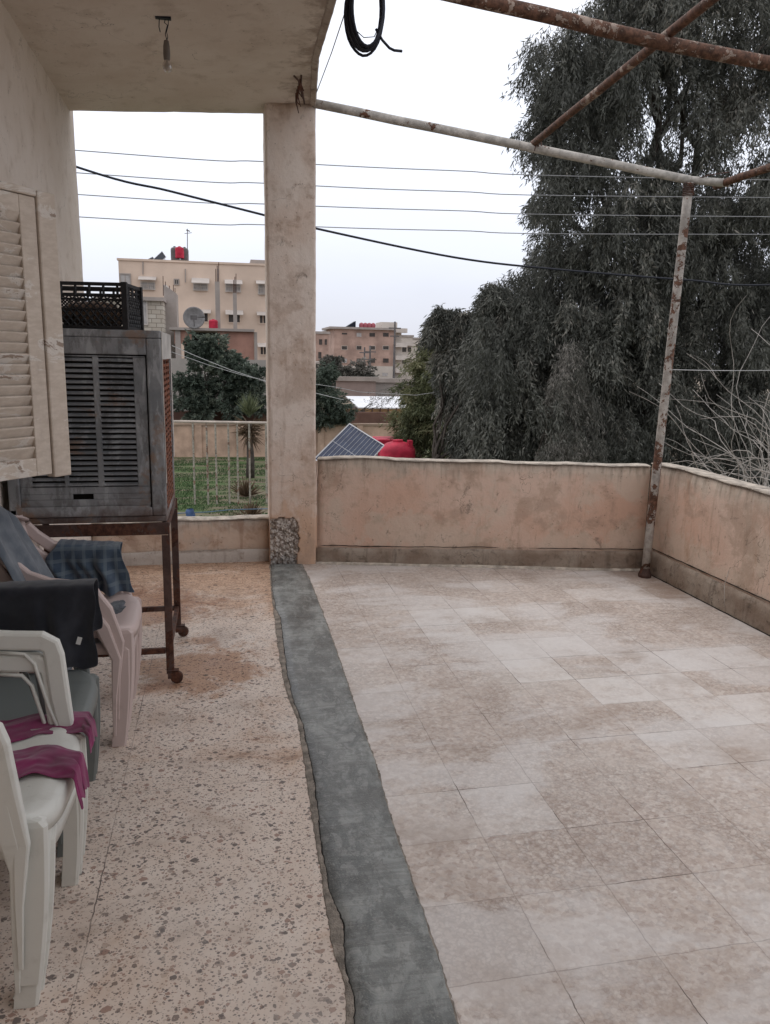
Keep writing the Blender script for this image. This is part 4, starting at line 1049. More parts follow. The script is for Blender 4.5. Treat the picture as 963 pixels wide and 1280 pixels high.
for i, (u_, v_, yy) in enumerate([(830,120,15),(740,180,14.5),(700,300,14.2),(900,60,15.5),(960,200,14.4),(820,-150,15),(900,-250,15.6),(1050,100,15),(780,360,14)]):
    a_ = el((8.85,15.1,.6+.5*(i%4))); limb(mb, a_, a_+(PY(u_, v_, yy)-base-a_)*.82, .13, .03, 1, i*3.3, .10)
mb.build('trunk', M['bark'], et, smooth=True)
# paler dry hanging sprays low down, a tree of its own in front
def small_tree(name, label, spots, mat, base_, ll, lw, ns, nl, hang, slen, group=None, tb=0., trunk_top=None, r0_=.12):
    tr_ = thing(name, base_, label, 'tree', group)
    C = np.array([list(PY(u, v, y)) for (u, v, y, r) in spots]); rr = np.array([r*y/F_PX for (u, v, y, r) in spots])
    # fill each spot with smaller clumps for an uneven outline
    k = 9; idx = np.repeat(np.arange(len(C)), k); o = rng.normal(size=(len(idx),3)); o /= np.linalg.norm(o,axis=1,keepdims=True)
    CC = C[idx]+o*(rr[idx]*rng.uniform(.35,.85,len(idx)))[:,None]; r2 = rr[idx]*rng.uniform(.28,.5,len(idx))
    P, D, L, W, tn = sprays(CC, r2, ns, nl, ll, lw, hang, slen, tb, .55)
    Vv, Q, T_ = leaves(P, D, L, W, tn); b = np.array(base_)
    fast_mesh('crown', Vv-b, Q, mat, tr_, T_)
    mb = MB(); top = Vector(trunk_top) if trunk_top else Vector(C.mean(0))
    bb_ = Vector(base_); limb(mb, (0,0,0), (top-bb_)*.6, r0_, r0_*.7, 0, 3, .03)
    for i in range(0, len(C), max(1, len(C)//7)): limb(mb, (top-bb_)*.55, (top-bb_)*.55+(Vector(C[i])-bb_-(top-bb_)*.55)*.8, r0_*.4, r0_*.1, 0, i*1.7, .10)
    mb.build('trunk', M['bark'], tr_, smooth=True)
    return tr_
small_tree('drooping_tree', 'broad dark weeping tree in front of the eucalyptus, right of the red tank', [(690,395,13.4,36),(650,440,13.6,36),(660,500,13.4,38),(650,550,13.2,40),(610,430,13.8,30),(610,500,13.6,36),(610,560,13.4,32),(760,520,13.4,36),(645,385,13.8,24),(620,368,14,18),(735,400,13.3,32),(770,450,13.5,30),(700,470,13.5,40),(700,550,13.3,40)],
    M['euc'], (3.6,13.6,-3.5), .12, .022, 20, 26, .8, (.3,.8), tb=-.04)
small_tree('drooping_tree', 'smaller pale grey tree of dry hanging sprays in front of the broad weeping tree', [(712,440,12.7,20),(722,462,12.6,26),(700,480,12.6,26),(728,500,12.6,26),(705,530,12.5,26),(690,560,12.4,22),(735,550,12.5,22)],
    M['dryspray'], (3.9,12.4,-3.5), .10, .010, 14, 24, .85, (.3,.8), tb=.02, r0_=.07)
small_tree('drooping_tree', 'tall narrow drooping tree whose top stands against the sky left of the eucalyptus', [(556,390,17,16),(545,405,17,14),(570,415,17,20),(585,450,16.6,26),(600,480,16.6,30),(610,520,16.5,34),(622,560,16.5,34),(600,425,16.8,24),(622,385,16,22),(610,415,16,26),(640,500,16.5,40),(640,440,16.5,36),(560,440,17,20),(580,395,16.9,18),(590,410,16.8,22),(585,520,16.6,30),(590,560,16.4,30),(565,480,17,24),(575,450,16.9,26)],
    M['euc'], (3.6,16.8,-3.5), .14, .026, 20, 26, .72, (.25,.6), r0_=.10)
small_tree('green_tree', 'brighter green bushy tree behind the red tank', [(540,440,22,18),(530,462,22,22),(520,485,22,22),(545,480,21.5,26),(535,515,21,28),(518,520,22,20),(560,460,21,24),(565,500,21,28),(522,550,21,24),(555,545,20.5,30),(590,545,20,28),(575,575,20,24),(545,572,20.5,24)],
    M['conif'], (3.3,21.5,-3.5), .15, .028, 20, 26, .45, (.2,.5), r0_=.10)
small_tree('olive_tree', 'round dark olive tree behind the garden wall, seen left of the pillar', [(257,432,42,22),(262,455,42,22),(292,462,42,30),(310,482,42,28),(262,482,42,32),(240,490,42,24),(285,500,42,34),(322,500,42,22),(250,510,42,22)],
    M['olive'], (-2.0,42,-3.5), .20, .07, 24, 28, .2, (.15,.4), r0_=.2)
small_tree('olive_tree', 'dark leafy tree behind the garden wall, seen right of the pillar', [(408,468,40,14),(402,490,40,22),(412,505,40,24),(425,515,40,16),(398,515,40,18),(385,480,40,24),(370,500,40,30)],
    M['olive'], (3.3,40,-3.5), .18, .06, 20, 22, .2, (.15,.4), r0_=.16)
small_tree('grey_tree', 'grey bushy tree in front of the pinkish apartment block', [(445,464,95,17),(432,470,95,15),(456,470,95,17),(440,480,95,20),(462,482,95,14),(415,452,95,12),(420,468,95,16),(408,462,95,14),(450,486,95,18)],
    M['dryspray'], (8.6,95,-3.5), .4, .14, 14, 16, .2, (.3,.8), tb=-.15, r0_=.25)  # foliage simply coloured grey
small_tree('thin_tree', 'thin grey winter tree in front of the white shed', [(478,498,52,12),(488,490,52,10),(468,500,52,9),(497,500,52,11)],
    M['dryspray'], (6.4,52,-3.5), .12, .03, 5, 8, .2, (.3,.6), tb=-.2, r0_=.08)

# ---- bare arching shrub at the right edge
mb = MB(); random.seed(3)
for i in range(90):
    b0 = PX(945+random.uniform(-30,80), 640+random.uniform(-10,40), 4.3+random.uniform(-.3,.8)); b0.z = random.uniform(.0,.5)
    an = random.uniform(0, 2*math.pi); ln = random.uniform(1.0,2.3); curl = random.uniform(.3,1.3); pts = []
    d = Vector((math.cos(an)*.35, math.sin(an)*.35, 1.2)).normalized(); p = b0.copy()
    for s in range(14):
        pts.append(p.copy()); p += d*ln/14
        d = (d + Vector((math.cos(an), math.sin(an), -.55))*curl*.10 + Vector((nz(i*1.7, s*.35, 1), nz(i*1.7, s*.35, 2), nz(i*1.7, s*.35, 3)))*.85).normalized()
    mb.tube(pts, [.0046*(1-.65*s/13) for s in range(14)], 5)
    if i % 2 == 0:
        j = 6+i%5; d2 = Vector((random.uniform(-1,1), random.uniform(-1,1), .5)).normalized(); mb.tube([pts[j]+d2*.04*s+Vector((0,0,.03*math.sin(s*.5))) for s in range(9)], [.003*(1-.7*s/8) for s in range(9)], 4)
for i in range(8):
    b0 = Vector((4.5+.2*i, 4.9, -3.5+.0)); mb.tube([b0, b0+Vector((.1,0,2)), b0+Vector((.0,.05,3.2)), b0+Vector((.05,.0,4.0))], [.02,.016,.012,.009], 5)
tag(mb.build('bare_shrub', simple('pale_twigs', (.42,.39,.36), .8, .3, 10), None, smooth=True), 'leafless tangle of pale arching stems beyond the right parapet', 'shrub')

# ================================================================ BEYOND THE TERRACE
GZ = -3.5
t = NT('ground_soil'); v = t.co((.35,1.5,1), geo=True)
a = t.noise(v, .9, 8, .65, .5); b = t.noise(t.co(geo=True), 6, 6, .7)
col = t.mix(t.smooth(a, .40, .58), (.16,.13,.09), (.06,.10,.03))
col = t.mix(t.smooth(b, .5, .7, .6), col, (.04,.065,.025))
xyz = t.sep(t.co(geo=True)); far_ = t.math('MAXIMUM', t.smooth(xyz[1], 45, 60), t.smooth(t.math('ABSOLUTE', xyz[0]), 14, 22))
col = t.mix(far_, col, t.mix(t.smooth(b, .4, .6), (.27,.22,.17), (.20,.17,.13)))
M['soil'] = t.out(col, .95, b, .6, .05)
mb = MB()
xs = [-1500,-400,-100,-40,-20,-10,0,10,20,40,100,400,1500]; ysg = [-300,-60,-10,7,14,20,25,30,35,40,50,80,150,400,1200,3500]
mb.add([(x, y, GZ) for x in xs for y in ysg], [(i*16+j,(i+1)*16+j,(i+1)*16+j+1,i*16+j+1) for i in range(12) for j in range(15)])
tag(mb.build('ground', M['soil']), kind='structure')
# grass in the garden
n = 70000; gx = rng.uniform(-5, 6, n); gy = rng.uniform(19, 39.3, n)
band = np.array([nz(a_*.25, b_*1.1, 3)+.5*nz(a_*1.2, b_*2.0, 5) for a_, b_ in zip(gx, gy)]); m = band > -.10; gx, gy = gx[m], gy[m]
P = np.stack([gx, gy, np.full(len(gx), GZ)], 1); D = rng.normal(size=P.shape)*.45+np.array([0,0,1.])
Vv, Q, T_ = leaves(P, D, rng.uniform(.03,.10,len(P)), rng.uniform(.015,.035,len(P)), np.clip(rng.normal(.55,.25,len(P)),0,1))
M['grass'] = leaf_mat('grass_blades', (.042,.085,.032), (.07,.125,.045), (.19,.18,.10))
tag(fast_mesh('grass', Vv, Q, M['grass'], None, T_), kind='stuff')

M['wallpink'] = simple('garden_wall_render', (.50,.35,.26), .9, .3, 1.2, bump=.4, bd=.02)
M['wallcap'] = simple('garden_wall_cap', (.33,.24,.18), .9, .2, 2)
gw = thing('garden_wall', (0, 40, GZ), 'ochre rendered wall with a cap closing the garden', 'wall')
mb = MB(); mb.box(-12, 9.2, 40, 40.25, GZ, -1.90); loc_build(mb, 'wall_face', M['wallpink'], gw)
mb = MB(); mb.box(-12, 9.25, 39.93, 40.32, -1.90, -1.80); loc_build(mb, 'wall_cap', M['wallcap'], gw)
mb = MB()
for i in range(11): x = -11.5+2.05*i; mb.box(x-.16, x+.16, 39.88, 39.995, GZ, -1.905)
loc_build(mb, 'wall_pier', M['wallpink'], gw)
# rear reddish strip of wall and rail behind
mb = MB(); mb.box(-12, 9.6, 43.5, 43.7, GZ, -1.45); tag(mb.build('rear_wall', simple('dark_brown_render', (.16,.09,.07), .9, .3, 1)), 'low dark brown wall just behind the garden wall', 'wall')

# metal fence poles in the garden
yf = 27.0
mf = thing('pole_fence', (0, yf, GZ), 'pole fence with a pale top rail standing in the garden', 'fence')
mb = MB(); zr = PY(280, 528, yf).z; xa, xb = PY(150,528,yf).x, PY(352,530,yf).x
mb.tube([(xa, yf, zr+.05), (xb, yf, zr-.02)], .045, 8); loc_build(mb, 'top_rail', simple('pale_rail', (.52,.45,.39), .7, .3, 3), mf)
pm = rusty('old_fence_paint', (.40,.37,.31), .62, (.20,.12,.085), .5)
for u_, vb in ((165,640),(190,640),(216,640),(242,622),(259,640),(270,632),(286,625),(297,640),(312,640),(333.5,650)):
    x = PY(u_, 560, yf).x; zb_ = max(GZ, PY(u_, vb, yf).z); mb = MB(); mb.tube([(x, yf, GZ), (x+.02*nz(u_,1), yf, -2.2), (x, yf, zr-.03)], .033 if u_ < 330 else .05, 7); loc_build(mb, 'fence_post', pm, mf)
mb = MB(); mb.tube([PY(u_, v_, 23.0) for u_, v_ in ((150,646),(235,641),(260,640),(290,637),(335,636))], .014, 6)
tag(mb.build('blue_hose', simple('blue_hose_plastic', (.10,.17,.25), .5, .2), None), 'thin blue hose strung low across the garden just beyond the low parapet', 'hose')
mb = MB(); c = PY(238, 645, 22.9)
def bag(a, b):
    th = 2*math.pi*a; z = (b-.5)*.42; r_ = .13*(1-.3*(2*b-1)**2)*(1+.3*nz(math.cos(th), math.sin(th), b*3)); return (c.x+r_*math.cos(th), c.y+r_*math.sin(th), c.z+z)
mb.grid(bag, 16, 8); tag(mb.build('blue_bag', simple('blue_bag_plastic', (.06,.11,.24), .6, .2), None, smooth=True), 'small blue bag hung on the garden hose', 'bag')

# yucca
yc = PY(313, 598, 33.0); ybase = Vector((yc.x, 33.0, GZ))
yu = thing('yucca_plant', ybase, 'tall yucca with dead brown leaf skirt in front of the garden wall', 'yucca')
yu.scale = (.95,.95,1.02)
mb = MB(); mb.tube([(0,0,0),(.03,0,.8),(0,.02,1.6),(.02,0,2.35)], [.20,.17,.13,.08], 8); mb.build('trunk', M['bark'], yu, smooth=True)
def spiky(cz, n_, up, ln, tone, name, mat, spread):
    P = np.zeros((n_,3)); P[:,2] = cz+rng.uniform(-spread,spread,n_); th = rng.uniform(0,6.283,n_); el_ = rng.uniform(*up, n_)
    D = np.stack([np.cos(th)*np.cos(el_), np.sin(th)*np.cos(el_), np.sin(el_)],1)
    Vv, Q, T_ = leaves(P, D, rng.uniform(ln*.6, ln, n_), np.full(n_,.055), np.clip(rng.normal(tone,.15,n_),0,1)); fast_mesh(name, Vv, Q, mat, yu, T_)
M['yucca'] = leaf_mat('yucca_leaves', (.11,.13,.07), (.20,.22,.12), (.26,.25,.15))
M['yucca_dead'] = leaf_mat('dead_yucca_leaves', (.12,.08,.05), (.20,.14,.09), (.27,.20,.13))
spiky(2.62, 120, (.5,1.55), .95, .6, 'green_leaves', M['yucca'], .15)
spiky(2.05, 240, (-1.4,.5), 1.0, .5, 'dead_leaves', M['yucca_dead'], .28)
for (u_, v_, hh, n_) in ((308,612,.55,110),(314,648,.45,90)):
    b = PY(u_, v_, 28.5 if v_ < 630 else 24.4); b.z = GZ; P = np.zeros((n_,3)); th = rng.uniform(0,6.283,n_); el_ = rng.uniform(.2,1.5,n_); D = np.stack([np.cos(th)*np.cos(el_), np.sin(th)*np.cos(el_), np.sin(el_)],1)
    Vv, Q, T_ = leaves(P, D, rng.uniform(hh,hh*1.7,n_), np.full(n_,.05), np.clip(rng.normal(.4,.2,n_),0,1)); o = fast_mesh('dead_plant', Vv, Q, M['yucca_dead'], None, T_)
    o.location = (b.x, 28.5 if v_ < 630 else 24.4, GZ); tag(o, 'dry brown clump on the grass, %s' % ('below the yucca skirt' if v_ < 630 else 'lowest one nearest the low parapet'), 'dead plant')

# ---------------------------------------------------------------- buildings
def bmat(name, c, k=.5): return simple(name, c, .9, .16, k, bump=.1)
def rect(u0_, v0_, u1_, v1_, y):
    a, b = PY(u0_, v0_, y), PY(u1_, v1_, y); return a.x, b.x, min(a.z, b.z), max(a.z, b.z)
M['beige'] = bmat('beige_render', (.64,.505,.41), .25); M['awn'] = bmat('awning_metal', (.54,.49,.45)); M['win'] = simple('window_dark', (.06,.05,.045), .3, .4, 2)
M['winlight'] = simple('window_blind', (.42,.40,.39), .6, .2, 2); M['conc'] = bmat('raw_concrete', (.34,.30,.275), 1.0); M['brick'] = bmat('red_block', (.36,.20,.155), 1.5)
M['redtank'] = simple('red_tank_plastic', (.46,.028,.06), .6, .35, 3, spec=.2); M['greytank'] = simple('grey_tank_metal', (.13,.12,.12), .5, .3, 2); M['panel'] = simple('pv_dark', (.018,.022,.032), .6, .2, 2, spec=.1)

def window(parent, u0_, v0_, u1_, v1_, y, mat, frame=None, awning=None, bars=False, sill=False):
    """a window let into the wall face at distance y, given by where its corners fall"""
    x0, x1, z0, z1 = rect(u0_, v0_, u1_, v1_, y); w = .10*min(y, 90)/70*(.6 if y > 100 else 1)
    mb = MB(); mb.box(x0-w, x0, y-.08, y+.01, z0-w, z1+w); mb.box(x1, x1+w, y-.08, y+.01, z0-w, z1+w); mb.box(x0, x1, y-.08, y+.01, z1, z1+w); mb.box(x0, x1, y-.08, y+.01, z0-w, z0); xm = (x0+x1)/2
    if y < 100: mb.box(xm-w*.35, xm+w*.35, y-.05, y+.01, z0, z1)
    if bars:
        for i in range(1, 7): x = x0+(x1-x0)*i/7; mb.box(x-.02, x+.02, y-.22, y-.18, z0-.05, z0+(z1-z0)*.55)
        mb.box(x0-.05, x1+.05, y-.22, y-.18, z0+(z1-z0)*.55, z0+(z1-z0)*.62); mb.box(x0-.05, x1+.05, y-.22, y, z0-.12, z0-.06-.042)
    wfr = loc_build(mb, 'window', frame or M['beige'], parent)
    mb = MB(); mb.box(x0, x1, y-.02, y-.005, z0, z1); mb.build('pane', mat, wfr)
    if awning:
        ax0, ax1, az0, az1 = rect(*awning, y); mb = MB()
        mb.add([(ax0,y-.9,az0),(ax1,y-.9,az0),(ax1,y-.01,az1),(ax0,y-.01,az1),(ax0,y-.9,az0-.05),(ax1,y-.9,az0-.05),(ax1,y-.01,az1-.05),(ax0,y-.01,az1-.05)], [(0,1,2,3),(7,6,5,4),(0,4,5,1),(1,5,6,2),(3,2,6,7),(0,3,7,4)])
        loc_build(mb, 'awning', M['awn'], parent)
# left beige apartment block
YB_ = 70.0
ab = thing('apartment_block', (-3, YB_, GZ), 'large beige apartment block with a flat roof, seen left of the pillar', 'building')
x0, x1, _, _ = rect(148, 326, 345, 334, YB_); zt_ = PY(148,325,YB_).z
mb = MB(); mb.add([(x0,YB_,GZ),(x1+2.5,YB_,GZ),(x1+2.5,YB_+12,GZ),(x0,YB_+12,GZ),(x0,YB_,zt_),(x1+2.5,YB_,PY(335,332,YB_).z),(x1+2.5,YB_+12,zt_),(x0,YB_+12,zt_)], [(0,3,2,1),(4,5,6,7),(0,1,5,4),(1,2,6,5),(2,3,7,6),(3,0,4,7)])
loc_build(mb, 'walls', M['beige'], ab)
mb = MB(); mb.add([(x0-.1,YB_-.1,zt_-.02),(x1+2.6,YB_-.1,PY(335,332,YB_).z-.02),(x1+2.6,YB_+.3,PY(335,332,YB_).z-.02),(x0-.1,YB_+.3,zt_-.02),(x0-.1,YB_-.1,zt_+.15),(x1+2.6,YB_-.1,PY(335,332,YB_).z+.15),(x1+2.6,YB_+.3,PY(335,332,YB_).z+.15),(x0-.1,YB_+.3,zt_+.15)], [(0,3,2,1),(4,5,6,7),(0,1,5,4),(1,2,6,5),(2,3,7,6),(3,0,4,7)]); loc_build(mb, 'roof_edge', M['beige'], ab)
window(ab, 151,343,163,359,YB_, M['winlight'], M['conc'])
window(ab, 177,353,193,361,YB_, M['winlight'], M['awn'], (174,350,196,346), True)
window(ab, 243,355,259,362,YB_, M['winlight'], M['awn'], (240,354,262,348), True)
window(ab, 283,354,300,364,YB_, M['winlight'], M['awn'], (281,355,303,350), True)
window(ab, 324,356,336,367,YB_, M['winlight'], M['awn'], (320,355,340,351), True)
window(ab, 219,350,223,355,YB_, M['win'], M['conc'])
window(ab, 251,391,260,402,YB_, M['win'], M['beige'], (241,391,264,387))
window(ab, 286,391,300,403,YB_, M['win'], M['beige'], (282,393,304,388))
window(ab, 325,394,333,404,YB_, M['win'], M['beige'], (321,394,338,390))
window(ab, 326,433,333,443,YB_, M['win'], M['beige'], (322,433,338,429))
# downpipe stains kept as real pipes
for u_, a_, b_ in ((179,327,343),(232,336,353),(273,336,352)): mb = MB(); mb.tube([PY(u_, a_, YB_-.08), PY(u_, b_, YB_-.08)], .05, 6); loc_build(mb, 'drain_pipe', M['conc'], ab)
# roof things
def rooftank(u_, v0_, v1_, w, y, mat, label, name='water_tank'):
    a, b = PY(u_, v0_, y), PY(u_, v1_, y); r_ = w*y/F_PX/2; h = a.z-b.z
    o = thing(name, (b.x, y, b.z), label, 'water tank'); mb = MB()
    mb.lathe([(r_*.97,0),(r_,.05*h),(r_,.28*h),(r_*.96,.30*h),(r_,.33*h),(r_,.60*h),(r_*.96,.62*h),(r_,.65*h),(r_,.80*h),(r_*.85,.90*h),(r_*.35,.96*h)], 24); mb.build('tank_body', mat, o, smooth=False)
    mb = MB(); mb.lathe([(r_*.30,.955*h),(r_*.30,1.0*h),(r_*.05,1.02*h)], 16); mb.build('lid', mat, o); return o
rooftank(219,308,330,9,YB_+1.5,M['greytank'],'left grey tank on the beige block roof'); rooftank(231.5,309,330,9,YB_+1.5,M['greytank'],'grey tank under the antenna on the beige block roof'); rooftank(225,308,323,10,YB_+.6,M['redtank'],'red tank between two grey tanks on the beige block roof')
mb = MB(); 
for (u_,v_) in ((216,328),(224,328),(234,329)): mb.tube([PY(u_,322,YB_+.6), PY(u_,v_,YB_+.6)], .05, 5)
mb.box(PY(216,322,YB_).x, PY(234,322,YB_).x, YB_+.2, YB_+1.4, PY(225,323.5,YB_).z-.06, PY(225,323.5,YB_).z-.012)
tag(mb.build('tank_trestle', M['greytank'], None), 'dark trestle carrying the red tank on the beige block roof', 'trestle')
mb = MB(); a = PY(234,309,YB_+1.5); b = PY(234.5,286,YB_+1.5); mb.tube([a-Vector((0,0,1.0)), b], .035, 5); mb.tube([b+Vector((-.25,0,-.4)), b+Vector((.35,0,-.3))], .025, 5); mb.tube([b+Vector((-.1,0,-.1)), b+Vector((.2,0,-.2))], .05, 5)
tag(mb.build('antenna', M['greytank'], None), 'thin antenna mast above the tanks on the beige block', 'antenna')
def solar(corners, label, rows=2, cols=6, frame=.05, legs=True, zfoot=None, group=None):
    A, B, Cc = [Vector(p) for p in corners]; Dd = A+Cc-B; o = thing('solar_panel', (A+Cc)/2, label, 'solar panel', group); nrm = (B-A).cross(Cc-B).normalized()
    if nrm.z < 0: nrm = -nrm
    c0 = (A+Cc)/2
    mb = MB()
    def q(s, t_, h=0): return A+(B-A)*s+(Dd-A)*t_+nrm*h-c0
    vs = [q(0,0),q(1,0),q(1,1),q(0,1),q(0,0,-.035),q(1,0,-.035),q(1,1,-.035),q(0,1,-.035)]; mb.add(vs, [(0,1,2,3),(7,6,5,4),(0,4,5,1),(1,5,6,2),(2,6,7,3),(3,7,4,0)]); mb.build('panel_glass', M['pv'] if rows > 1 else M['panel'], o)
    mb = MB()
    def bar_(s0,t0,s1,t1,r_): mb.tube([q(s0,t0,.004), q(s1,t1,.004)], r_, 4)
    for s in (0,1): bar_(s,0,s,1,frame*.5)
    for s in (0,1): bar_(0,s,1,s,frame*.5)
    if rows > 1:
        bar_(.5,0,.5,1,.005)
        for i in range(1, cols): bar_(0,i/cols,1,i/cols,.0045)
    mb.build('frame', M['alu'], o)
    if legs:
        for s, t_ in ((.1,.1),(.9,.1),(.9,.9),(.1,.9)): mb = MB(); a = q(s,t_,-.02); mb.tube([a, Vector((a.x, a.y, (zfoot if zfoot is not None else min(A.z,B.z,Cc.z))-c0.z))], .025, 5); mb.build('support_leg', M['alu'], o)
    return o
M['alu'] = simple('aluminium', (.55,.55,.57), .4, .15, 3, metal=.5)
t = NT('pv_cells'); t.out(t.mix(t.smooth(t.noise(t.co(geo=True), 3, 3), .35,.65), (.018,.028,.065), (.03,.045,.09)), .35, spec=.35); M['pv'] = t.m
zr_ = zt_+.15
solar([PY(180,327,71), PY(191,321,72), PY(197,326,71.2)], 'left dark solar panel on the beige block roof', rows=1, zfoot=zr_, frame=.05, group='panels on the beige block roof')
solar([PY(190,326,71), PY(203,314,72.4), PY(208,321,71.4)], 'raised dark solar panel beside the tanks on the beige block roof', rows=1, zfoot=zr_, frame=.05, group='panels on the beige block roof')
mb = MB(); x0, x1, z0, z1 = rect(313,329,345,334,YB_+2); mb.box(x0,x1,YB_+1,YB_+4,z0-.4,z1+.2); tag(mb.build('roof_hut', M['conc'], None), 'low grey hut on the right end of the beige block roof', 'hut')

# stone-block house with white window, raw concrete extension
YS = 50.0
sb = thing('stone_house', (-6, YS, GZ), 'pale stone block house with white window between the crate and the raw concrete wall', 'building')
t = NT('stone_blocks'); v = t.co(geo=True); br = t.n('TexBrick'); mp = t.n('Mapping'); mp.inputs['Rotation'].default_value = (R(90),0,0); t.l(v, mp.inputs['Vector']); t.l(mp.outputs[0], br.inputs['Vector'])
br.inputs['Color1'].default_value = (.50,.46,.40,1); br.inputs['Color2'].default_value = (.42,.37,.31,1); br.inputs['Mortar'].default_value = (.22,.19,.16,1); br.inputs['Scale'].default_value = 1; br.inputs['Brick Width'].default_value = .55; br.inputs['Row Height'].default_value = .26; br.inputs['Mortar Size'].default_value = .02
t.out(br.outputs['Color'], .9); M['stone'] = t.m
x0, x1, z0, z1 = rect(120,374,205,415,YS); mb = MB(); mb.box(x0,x1,YS,YS+6,GZ,z1); loc_build(mb, 'walls', M['stone'], sb)
mb = MB(); mb.box(x0-.1,x1+.1,YS-.25,YS+6,z1+.002,z1+.22); loc_build(mb, 'roof_edge', M['conc'], sb)
window(sb, 172,376,184,405,YS, M['winlight'], M['awn'])
rc = thing('concrete_wall', (-4, 52, GZ), 'raw grey concrete stub wall with rebar sticking up beside the stone house', 'wall')
x0, x1, z0, z1 = rect(205,366,222,412,52); mb = MB(); mb.add([(x0,52,GZ),(x1,52,GZ),(x1,54,GZ),(x0,54,GZ),(x0,52,PY(204,356,52).z),(x1,52,z1),(x1,54,z1),(x0,54,PY(204,352,52).z)], [(0,3,2,1),(4,5,6,7),(0,1,5,4),(1,2,6,5),(2,3,7,6),(3,0,4,7)])
loc_build(mb, 'wall_slab', M['conc'], rc)
mb = MB()
for i, (u_, v_) in enumerate(((204,345),(207,352),(212,357),(217,356),(219,360))): a = PY(u_, v_, 52.4); mb.tube([a-Vector((.02,0,1.2)), a], .022, 4)
loc_build(mb, 'rebar', M['stand'], rc)
uc = thing('unfinished_house', (-1, 47, GZ), 'unfinished house with concrete slab roof and red block walls behind the olive tree', 'building')
YU = 47.0
x0, x1, z0, z1 = rect(212,409,318,415,YU); mb = MB(); mb.box(x0,x1,YU-.3,YU+6,z0,z1); loc_build(mb, 'roof', M['conc'], uc)
a0, a1, b0, b1 = rect(218,416,240,430,YU); mb = MB(); mb.box(a0,a1,YU,YU+.2,b0,z0-.002); a0, a1, b0, b1 = rect(272,416,318,450,YU); mb.box(a0,a1,YU,YU+.2,GZ,z0-.002); loc_build(mb, 'block_wall', M['brick'], uc)
a0, a1, b0, b1 = rect(318,409,322,450,YU); mb = MB(); mb.box(a0,a1,YU-.1,YU+.3,GZ,z0-.002); mb.box(x0+.3,x0+.6,YU-.1,YU+.3,GZ,z0-.002); loc_build(mb, 'column', M['conc'], uc)
mb = MB(); mb.box(x0+.6,a0,YU+4,YU+4.1,GZ,z0-.002); loc_build(mb, 'dark_room', M['dark'], uc)
a0, a1, b0, b1 = rect(222,448,240,470,YU-1); mb = MB(); mb.box(a0-1,a1+6,YU-1,YU-.8,GZ,b1); tag(mb.build('white_wall', bmat('white_render', (.36,.33,.30)), None), 'pale low wall below the unfinished house', 'wall')
for (u_, v0_, v1_, w, lab) in ((273,352,410,5.5,'left of the two bare concrete columns on the unfinished roof'),(294.5,366,410,4.5,'right of the two bare concrete columns on the unfinished roof')):
    a = PY(u_, v0_, YU+.5); b = PY(u_, v1_, YU+.5); w_ = w*YU/F_PX/2
    o = thing('concrete_column', (b.x, YU+.5, z1), lab, 'column', 'bare columns on the unfinished roof')
    mb = MB(); mb.box(-w_,w_,0,2*w_,0,a.z-z1); mb.build('shaft', M['conc'], o)
    mb = MB()
    for dx in (-.6,0,.6): mb.tube([(dx*w_,w_,a.z-z1-.1),(dx*w_*1.1+.02,w_,a.z-z1+.9+.3*dx)], .022, 4)
    mb.build('rebar', M['stand'], o)
d = PY(243,403,YU-.2); ds = thing('satellite_dish', (d.x, YU-.2, z1), 'grey satellite dish on the unfinished roof edge', 'dish')
mb = MB(); r_ = 12.5*YU/F_PX
def dishf(a, b):
    th = 2*math.pi*a; rr = r_*b; return (rr*math.cos(th), -.10+.35*(b*b)*.5*-1+.12, rr*math.sin(th)+.55)
mb.grid(dishf, 28, 6); mb.build('reflector', simple('dish_grey', (.24,.23,.23), .6, .2), ds, smooth=True, solid=.02)
mb = MB(); mb.tube([(0,.2,0),(0,.15,.3),(0,0.02,.5)], .04, 6); mb.build('mount', M['greytank'], ds)
mb = MB(); mb.tube([(0,-.55,.50),(0,-.05,.05)], .02, 5); mb.box(-.18,.18,-.62,-.50,.42,.66); mb.build('receiver', M['greytank'], ds)
o = rooftank(267,399,411,10.5,YU+.3,M['redtank'],'small red tank beside the concrete column on the unfinished roof')

# pinkish block far beyond, right of the pillar
YP = 185.0
M['pinkb'] = simple('pink_brown_block', (.41,.285,.235), .9, .3, .35, bump=.1); M['pale'] = bmat('pale_render', (.52,.47,.42), .15)
pb = thing('apartment_block', (15, YP, GZ), 'pinkish brown four storey apartment block in the distance, right of the pillar', 'building')
x0, x1, z0, z1 = rect(418,411,494,458,YP); mb = MB(); mb.box(x0,x1,YP,YP+14,z0,z1); loc_build(mb, 'walls', M['pinkb'], pb)
a0, a1, b0, b1 = rect(462,458,494,476,YP); mb = MB(); mb.box(x0,x1,YP,YP+14,GZ-4,z0-.01); loc_build(mb, 'ground_storey', M['pale'], pb)
for r_, (va, vb) in enumerate(((416,421),(432.5,437),(448,453.5))):
    for (ua, ub) in ((427.5,434),(446,452),(462,469),(479,486)):
        if r_ == 0 and ua < 430: vb_ = va+2.2
        else: vb_ = vb
        window(pb, ua, va, ub, vb_, YP, M['win'] if (r_, ua) not in ((0,446),(2,427.5)) else M['winlight'], M['pale'] if r_ == 1 else M['pinkb'])
window(pb, 478,466,485,470,YP, M['winlight'], M['pale'])
a0, a1, b0, b1 = rect(414,408,420,412,YP); mb = MB(); mb.box(x0-1.2,x1,YP-1,YP+14,z1+.01,z1+.5); loc_build(mb, 'roof_slab', M['conc'], pb)
a0, a1, b0, b1 = rect(479,402,499,411,YP); mb = MB(); mb.box(a0,a1,YP+2,YP+9,z1+.51,b1); loc_build(mb, 'stair_house', M['pale'], pb)
